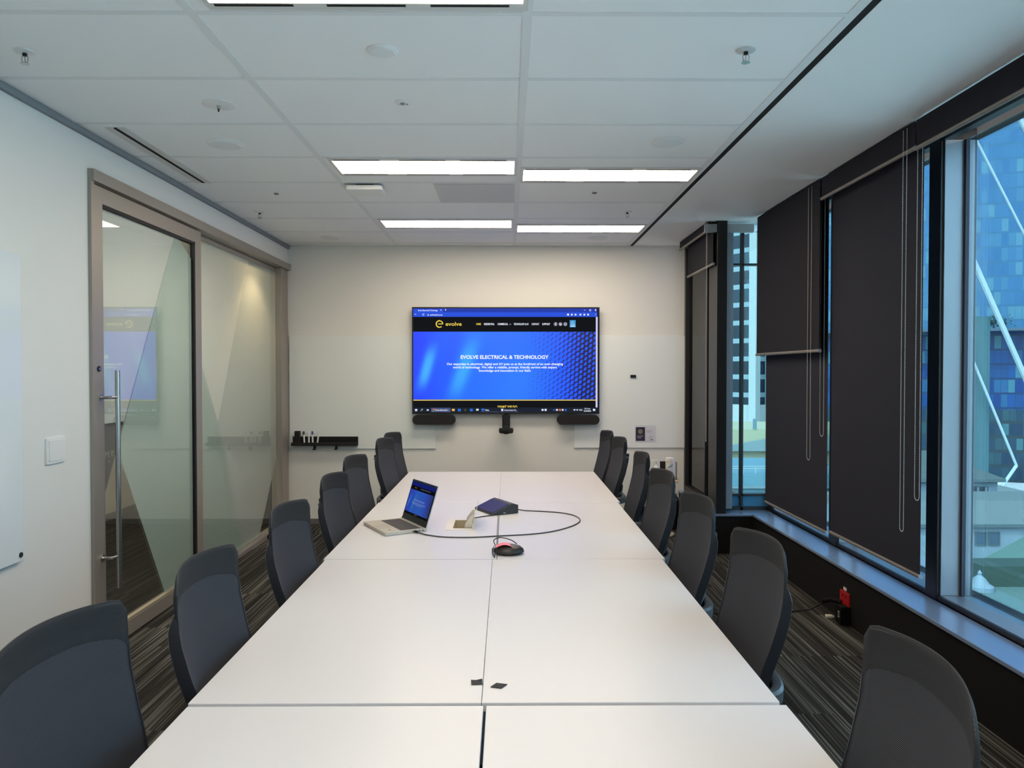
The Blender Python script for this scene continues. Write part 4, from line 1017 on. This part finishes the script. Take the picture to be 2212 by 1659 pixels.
# conference microphone puck, note, thin cable
t = thing('conference_microphone', 'black rounded conference microphone on the middle of the table', 'microphone', (.008, 3.475, ZT))
def puck(r, sy): return
q = MB(); prof = [(.058, .001), (.066, .006), (.072, .013), (.070, .022), (.055, .034), (.03, .041), (.0, .043)]
for rr, z in prof: pass
q.lathe(prof, seg=36); q.v = [(x*1.0, y*.85, z) for x, y, z in q.v]; q.build('microphone_body', mat('puck_black', (42, 40, 38), .4), t, smooth=True)
q = MB(); q.lathe([(.0725, .010), (.0735, .0115), (.0725, .013)], seg=36, cap=False); q.v = [(x, y*.85, z) for x, y, z in q.v]; q.build('seam_ring', mat('puck_seam', (18, 17, 17), .4), t)
nt_ = MB()
gp = lambda u, v: Vector((-.060+.075*u, -.038+.070*v, .034+.012*math.sin(PI*u)*.9-.004*v+.006*u))
nt_.grid(gp, 8, 6); tag(nt_.build('sticky_note', mat('note_pink', (240, 130, 150), .7), None, (.008, 3.475, ZT+.001), solid=.0006), 'pink sticky note lying on top of the conference microphone', 'sticky note')
t = thing('microphone_cable', 'thin dark cable running straight along the table seam to the microphone', 'cable', (-.05, 3.9, ZT))
MB().tube(smooth_path([(-.052, 4.40, ZT+.002), (-.052, 4.0, ZT+.002), (-.050, 3.60, ZT+.002), (-.052, 3.545, ZT+.010), (-.058, 3.50, ZT+.030), (-.064, 3.47, ZT+.028), (-.066, 3.44, ZT+.012), (-.058, 3.405, ZT+.002)]), .0016, 6).build('cable', mat('cable_grey', (62, 62, 68), .5), t, world=True, smooth=True)
MB().tube(smooth_path([(-.055, 3.49, ZT+.036), (-.062, 3.53, ZT+.050), (-.03, 3.56, ZT+.056), (.02, 3.54, ZT+.048), (.045, 3.50, ZT+.040)]), .0024, 8).build('cable_loop', M_black, t, world=True, smooth=True)
MB().tube([(-.058, 3.408, ZT+.003), (-.058, 3.392, ZT+.003)], .003, 8).build('cable_end', M_black, t, world=True)
MB().lathe([(.006, 0), (.008, .012), (.008, .03), (.004, .036)], (-.062, 3.425, ZT+.003), 14).build('clear_clip', glass('clip_clear', (.7, .7, .7), 1.), t, world=True, smooth=True)

# two little black squares
for x, y, r_, lb, up in ((-.083, 2.03, .08, 'small black square with a lifted corner, left of the table seam', 1), (-.022, 2.008, -.30, 'small black square lying flat, right of the table seam', 0)):
    q = MB(); n = 6
    q.grid(lambda u, v: Vector(((u-.5)*.031+(v-.5)*(.0 if up else .008), (v-.5)*.030, .0008+up*(.006*max(0, u+v-1.5)+.003*max(0, .3-u)))), n, n)
    tag(q.build('black_square', mat('square_black', (26, 27, 34), .7), None, (x, y, ZT+.0006), solid=.0012), lb, 'black square', 'black squares on the table').rotation_euler = (0, 0, r_)

# ---------------------------------------------------------------- the city outside
GZ = -16.0
struct('ground', MB().box(3.2, 600, -250, 600, GZ-1, GZ), mat('city_ground', (205, 203, 198), .9, spec=.1))
def facade(name, cols, mortar, w, h, off=0., rough=.25, gap=.09, seed=0., axis_x=True):
    m = bpy.data.materials.new(name); m.use_nodes = True; MATS[name] = m
    n, l, b = nt(m); b.inputs['Specular IOR Level'].default_value = .3
    def mt(op, a, b2=None):
        x = n.new('ShaderNodeMath'); x.operation = op
        for i, q in enumerate((a, b2)):
            if q is None: continue
            if isinstance(q, (int, float)): x.inputs[i].default_value = q
            else: l.new(q, x.inputs[i])
        return x.outputs[0]
    tc = n.new('ShaderNodeTexCoord'); sp = n.new('ShaderNodeSeparateXYZ'); l.new(tc.outputs['Object'], sp.inputs[0])
    hx = mt('ADD', sp.outputs[0], sp.outputs[1])
    fx = mt('DIVIDE', hx, w); fz = mt('DIVIDE', sp.outputs[2], h)
    cb = n.new('ShaderNodeCombineXYZ'); l.new(mt('FLOOR', fx), cb.inputs[0]); l.new(mt('FLOOR', fz), cb.inputs[1]); cb.inputs[2].default_value = seed
    wn_ = n.new('ShaderNodeTexWhiteNoise'); l.new(cb.outputs[0], wn_.inputs['Vector'])
    r = n.new('ShaderNodeValToRGB'); r.color_ramp.interpolation = 'CONSTANT'; l.new(wn_.outputs[0], r.inputs[0])
    E2 = r.color_ramp.elements; E2[0].position = 0; E2[0].color = (*lin(cols[0]), 1); E2[1].position = 1/len(cols); E2[1].color = (*lin(cols[1]), 1)
    cols = [tuple(v*.52 for v in c) for c in cols]; mortar = tuple(v*.52 for v in mortar)
    E2[0].color = (*lin(cols[0]), 1); E2[1].color = (*lin(cols[1]), 1)
    for i, c in enumerate(cols[2:], 2): e3 = E2.new(i/len(cols)); e3.color = (*lin(c), 1)
    a = mt('LESS_THAN', mt('FRACT', fx), gap); z_ = mt('LESS_THAN', mt('FRACT', fz), gap*2.2)
    k_ = mt('MAXIMUM', a, z_); mx = n.new('ShaderNodeMix'); mx.data_type = 'RGBA'; l.new(k_, mx.inputs[0])
    l.new(r.outputs[0], mx.inputs[6]); mx.inputs[7].default_value = (*lin(mortar), 1); l.new(mx.outputs[2], b.inputs['Base Color'])
    b.inputs['Roughness'].default_value = rough
    return m
M_tA = facade('tower_glass_pale', [(84, 166, 234), (92, 174, 238), (78, 160, 228), (104, 184, 238), (90, 172, 236), (132, 206, 242)], (88, 164, 216), 0.62, 2.3, gap=.07)
M_tB = facade('tower_glass_deep', [(34, 104, 206), (42, 116, 214), (66, 146, 214), (30, 88, 184), (48, 112, 196), (110, 190, 220), (40, 110, 210)], (50, 90, 150), 0.62, 2.3, gap=.06, seed=3.)
M_tC = facade('tower_glass_grey', [(64, 104, 134), (76, 122, 144), (110, 176, 190), (50, 88, 124), (84, 130, 144), (58, 96, 132)], (76, 100, 112), 0.62, 2.3, gap=.1, seed=5.)
M_con = mat('pale_concrete', (104, 112, 110), .8)
M_conw = mat('white_render', (112, 126, 134), .8)
M_beam = mat('beam_white', (150, 164, 172), .5)
def at(px, py, Y):          # direction measured in the photo -> point on the plane at depth Y
    return Vector(((px-1095)/1605*Y, Y, 1.58-(py-800)/1605*Y))
t = thing('glass_tower', 'tall blue glass tower with white diagonal braces seen through the nearest window', 'building', (80, 112, GZ))
ang = math.radians(-18); Mt = Matrix.Translation((80, 116, 0)) @ Matrix.Rotation(ang, 4, 'Z')
MB().box(-30, 34, 0, 30, 7.8, 95, Mt).build('upper_facade', M_tA, t, world=True)
MB().box(-29.5, 34.5, -.5, 30, -4.6, 7.8, Mt).build('middle_facade', M_tB, t, world=True)
MB().box(-29.5, 34.5, -.6, 30, GZ, -4.6, Mt).build('lower_facade', M_tC, t, world=True)
MB().box(-30, 34, -5.0, 0, 7.6, 8.0, Mt).build('floor_ledge', mat('ledge_dark', (60, 74, 90), .6), t, world=True)
for (a, b2, r_) in ((( 2095, 280, 98), (2240, 555, 98), .22), ((2090, 532, 98), (2260, 905, 98), .50), ((2100, 765, 98), (2203, 1007, 98), .24), ((2203, 1007, 98), (2150, 1085, 98), .30),
                    ((2150, 165, 98), (2260, 365, 98), .50), ((2090, 560, 101), (2060, 470, 101), .3)):
    MB().cyl(at(*a), at(*b2), r_*.72, 8).build('diagonal_brace', M_beam, t, world=True)
MB().box(60, 64.6, 99, 104, GZ, 8.8).build('stair_core', mat('core_teal', (52, 84, 90), .7), t, world=True)
# shrub on the terrace ledge of the tower
tb_ = Mt @ Vector((-4.2, -3.4, 8.0))
t = thing('shrub', 'dark leafy shrub on the ledge of the blue glass tower', 'shrub', tuple(tb_))
q = MB(); rnd = random.Random(3)
for k in range(420):
    c = Vector((rnd.gauss(0, 1.1), rnd.gauss(0, .7), 1.1+rnd.gauss(0, .42))); r_ = rnd.uniform(.08, .2)
    if c.z < .15: continue
    d1 = Vector((rnd.uniform(-1, 1), rnd.uniform(-1, 1), rnd.uniform(-1, 1))).normalized(); d2 = d1.orthogonal().normalized()
    q.add([c-d1*r_, c+d2*r_, c+d1*r_, c-d2*r_], [(0, 1, 2, 3)])
q.build('foliage', mat('leaf_dark', (34, 58, 50), .9), t)
MB().cyl((0, 0, 0), (0, 0, 1), .08, 8, .05).build('trunk', mat('bark', (70, 60, 52), .9), t)
# hip-roofed pavilion
t = thing('pavilion', 'small white rooftop pavilion with ribbed hip roof beyond the nearest window', 'building', (36.5, 62, GZ))
x0, x1, y0, y1 = 31.5, 39.9, 60, 67; ze, zb = -7.2, -9.6
MB().box(x0, x1, y0, y1, zb, ze).build('wall', M_conw, t, world=True)
q = MB(); a = [(x0-.4, y0-.4, ze), (x1+.4, y0-.4, ze), (x1+.4, y1+.4, ze), (x0-.4, y1+.4, ze)]; rg = [(35.2, 63.5, ze+1.9), (36.2, 63.5, ze+1.9)]
q.add(a+rg, [(0, 1, 5, 4), (1, 2, 5), (2, 3, 4, 5), (3, 0, 4), (3, 2, 1, 0)]); q.build('hip_roof', facade('ribbed_roof', [(176, 190, 184), (176, 190, 184)], (140, 156, 152), .35, 50, gap=.2, rough=.5), t, world=True)
MB().box(x0-.4, x1+.4, y0-.45, y0-.4, ze-.25, ze).build('gutter', mat('gutter', (74, 86, 88), .5), t, world=True)
MB().box(37.1, 39.2, y0-.03, y0, -9.45, -7.85).build('opening', mat('opening_dark', (50, 58, 62), .4), t, world=True)
for x in (38.2, 38.85, 39.1): MB().box(x, x+.16, y0-.08, y0-.03, -9.45, -7.9).build('window_post', M_conw, t, world=True)
MB().box(31, 48, 58, 72, GZ, -9.6).build('terrace', M_con, t, world=True)
# white building below
t = thing('white_building', 'white low building with two small square windows low in the nearest window', 'building', (32, 50, GZ))
MB().box(24, 46, 48, 57.8, GZ, -8.4).build('wall', M_conw, t, world=True)
q = MB(); q.prism([(24, 47.8, -8.4), (24, 57.8, -8.4), (24, 57.8, -7.9), (24, 52, -7.6)], (22, 0, 0)); q.build('curved_roof', mat('roof_grey', (96, 104, 102), .7), t, world=True)
MB().box(24, 46, 47.7, 47.8, -8.6, -8.4).build('fascia', mat('gutter', (74, 86, 88), .5), t, world=True)
for px in (2116, 2145):
    a = at(px, 1153, 48); b_ = at(px+21, 1179, 48)
    MB().box(a.x, b_.x, 47.95, 48, b_.z, a.z).build('window', mat('win_grey', (64, 80, 94), .3), t, world=True)
    f_ = MB(); 
    for e_ in ((a.x-.06, b_.x+.06, a.z, a.z+.06), (a.x-.06, b_.x+.06, b_.z-.06, b_.z), (a.x-.06, a.x, b_.z, a.z), (b_.x, b_.x+.06, b_.z, a.z)): f_.box(e_[0], e_[1], 47.92, 47.96, e_[2], e_[3])
    f_.build('window_frame', mat('gutter', (74, 86, 88), .5), t, world=True)
q = MB(); q.add([at(2085, 1240, 44), at(2250, 1150, 44), at(2260, 1235, 38), at(2150, 1262, 40)], [(0, 1, 2, 3)]); q.build('awning', mat('awning_green', (84, 108, 98), .8), t, world=True, solid=.15)
t = thing('roof_plant', 'low roof with dark planter and pale finial at the foot of the nearest window', 'building', (24, 36, GZ))
MB().box(18, 40, 30, 37.5, GZ, -8.9).build('roof_slab', mat('slab_teal', (80, 102, 96), .8), t, world=True)
MB().box(23.0, 27, 35.6, 37.2, -8.9, -7.9).build('planter', mat('planter', (44, 62, 54), .8), t, world=True)
MB().lathe([(.6, -8.9), (.6, -8.7), (.42, -8.6), (.25, -8.35), (.08, -8.2), (.1, -8.1), (.0, -7.95)], (22.6, 35.2, 0), 14).build('finial', M_conw, t, world=True)
MB().box(18, 40, 29.5, 30, -9.0, -8.75).build('kerb', mat('kerb_tan', (140, 118, 94), .8), t, world=True)
# seen through the narrow corner window
t = thing('office_tower', 'distant white tower with dark window rows seen through the narrow corner window', 'building', (44, 130, GZ))
Mo = Matrix.Translation((43.2, 130, 0)) @ Matrix.Rotation(math.radians(38), 4, 'Z')
MB().box(0, 26, 0, 20, -4.5, 52, Mo).build('window_rows', facade('dark_rows', [(30, 52, 66), (40, 66, 80), (26, 44, 58)], (170, 200, 206), 4.2, 3.2, gap=.12), t, world=True)
MB().box(-1.4, 0, -1.4, 0, GZ, 54, Mo).build('corner_pier', M_con, t, world=True)
MB().box(-1, 27, -1, 21, GZ, -4.5, Mo).build('podium', M_con, t, world=True)
t = thing('stone_building', 'pale yellow low building with one small window, beyond the corner window', 'building', (31, 88, GZ))
MB().box(24, 44, 85, 98, GZ, -5.2).build('wall', mat('yellow_render', (108, 108, 84), .8), t, world=True)
a = at(1628, 905, 85); b_ = at(1636, 927, 85); MB().box(a.x, b_.x, 84.9, 85, b_.z, a.z).build('window', mat('win_dark', (60, 80, 86), .3), t, world=True)
q = MB(); q.prism([(22, 84, -7.6), (44, 84, -7.6), (44, 84, -7.0), (34, 84, -5.4)], (0, .6, 0)); q.build('gable', mat('gable_grey', (74, 88, 88), .7), t, world=True)
t = thing('balcony_building', 'teal roofed building with colonnade and balustrade in the narrow corner window', 'building', (24, 66, GZ))
MB().box(18, 30.5, 64, 76, -9.0, -7.4).build('roof', mat('roof_teal', (52, 84, 92), .6), t, world=True)
MB().box(18, 30.5, 63.6, 64, -9.9, -9.3).build('entablature', M_con, t, world=True)
MB().box(18, 30.5, 66, 76, GZ, -9.0).build('wall_shade', mat('wall_teal_dark', (38, 56, 62), .8), t, world=True)
for x in (19.2, 20.3, 21.9, 23.4, 25): MB().cyl((x, 64.2, GZ), (x, 64.2, -9.6), .28, 12).build('column', M_con, t, world=True)
for z in (-6.75, -6.95): MB().cyl((18, 64.1, z), (30.5, 64.1, z), .035, 6).build('railing', M_con, t, world=True)
for k in range(12): MB().cyl((18.4+k*1.05, 64.1, -7.4), (18.4+k*1.05, 64.1, -6.75), .03, 6).build('railing_post', M_con, t, world=True)
MB().box(18, 30.5, 63.7, 63.95, -8.6, -8.45).build('ledge_shadow', mat('gutter', (74, 86, 88), .5), t, world=True)
MB().box(14, 23.5, 50, 58, GZ, -12.0).build('forecourt', mat('forecourt', (92, 112, 94), .8), t, world=True)
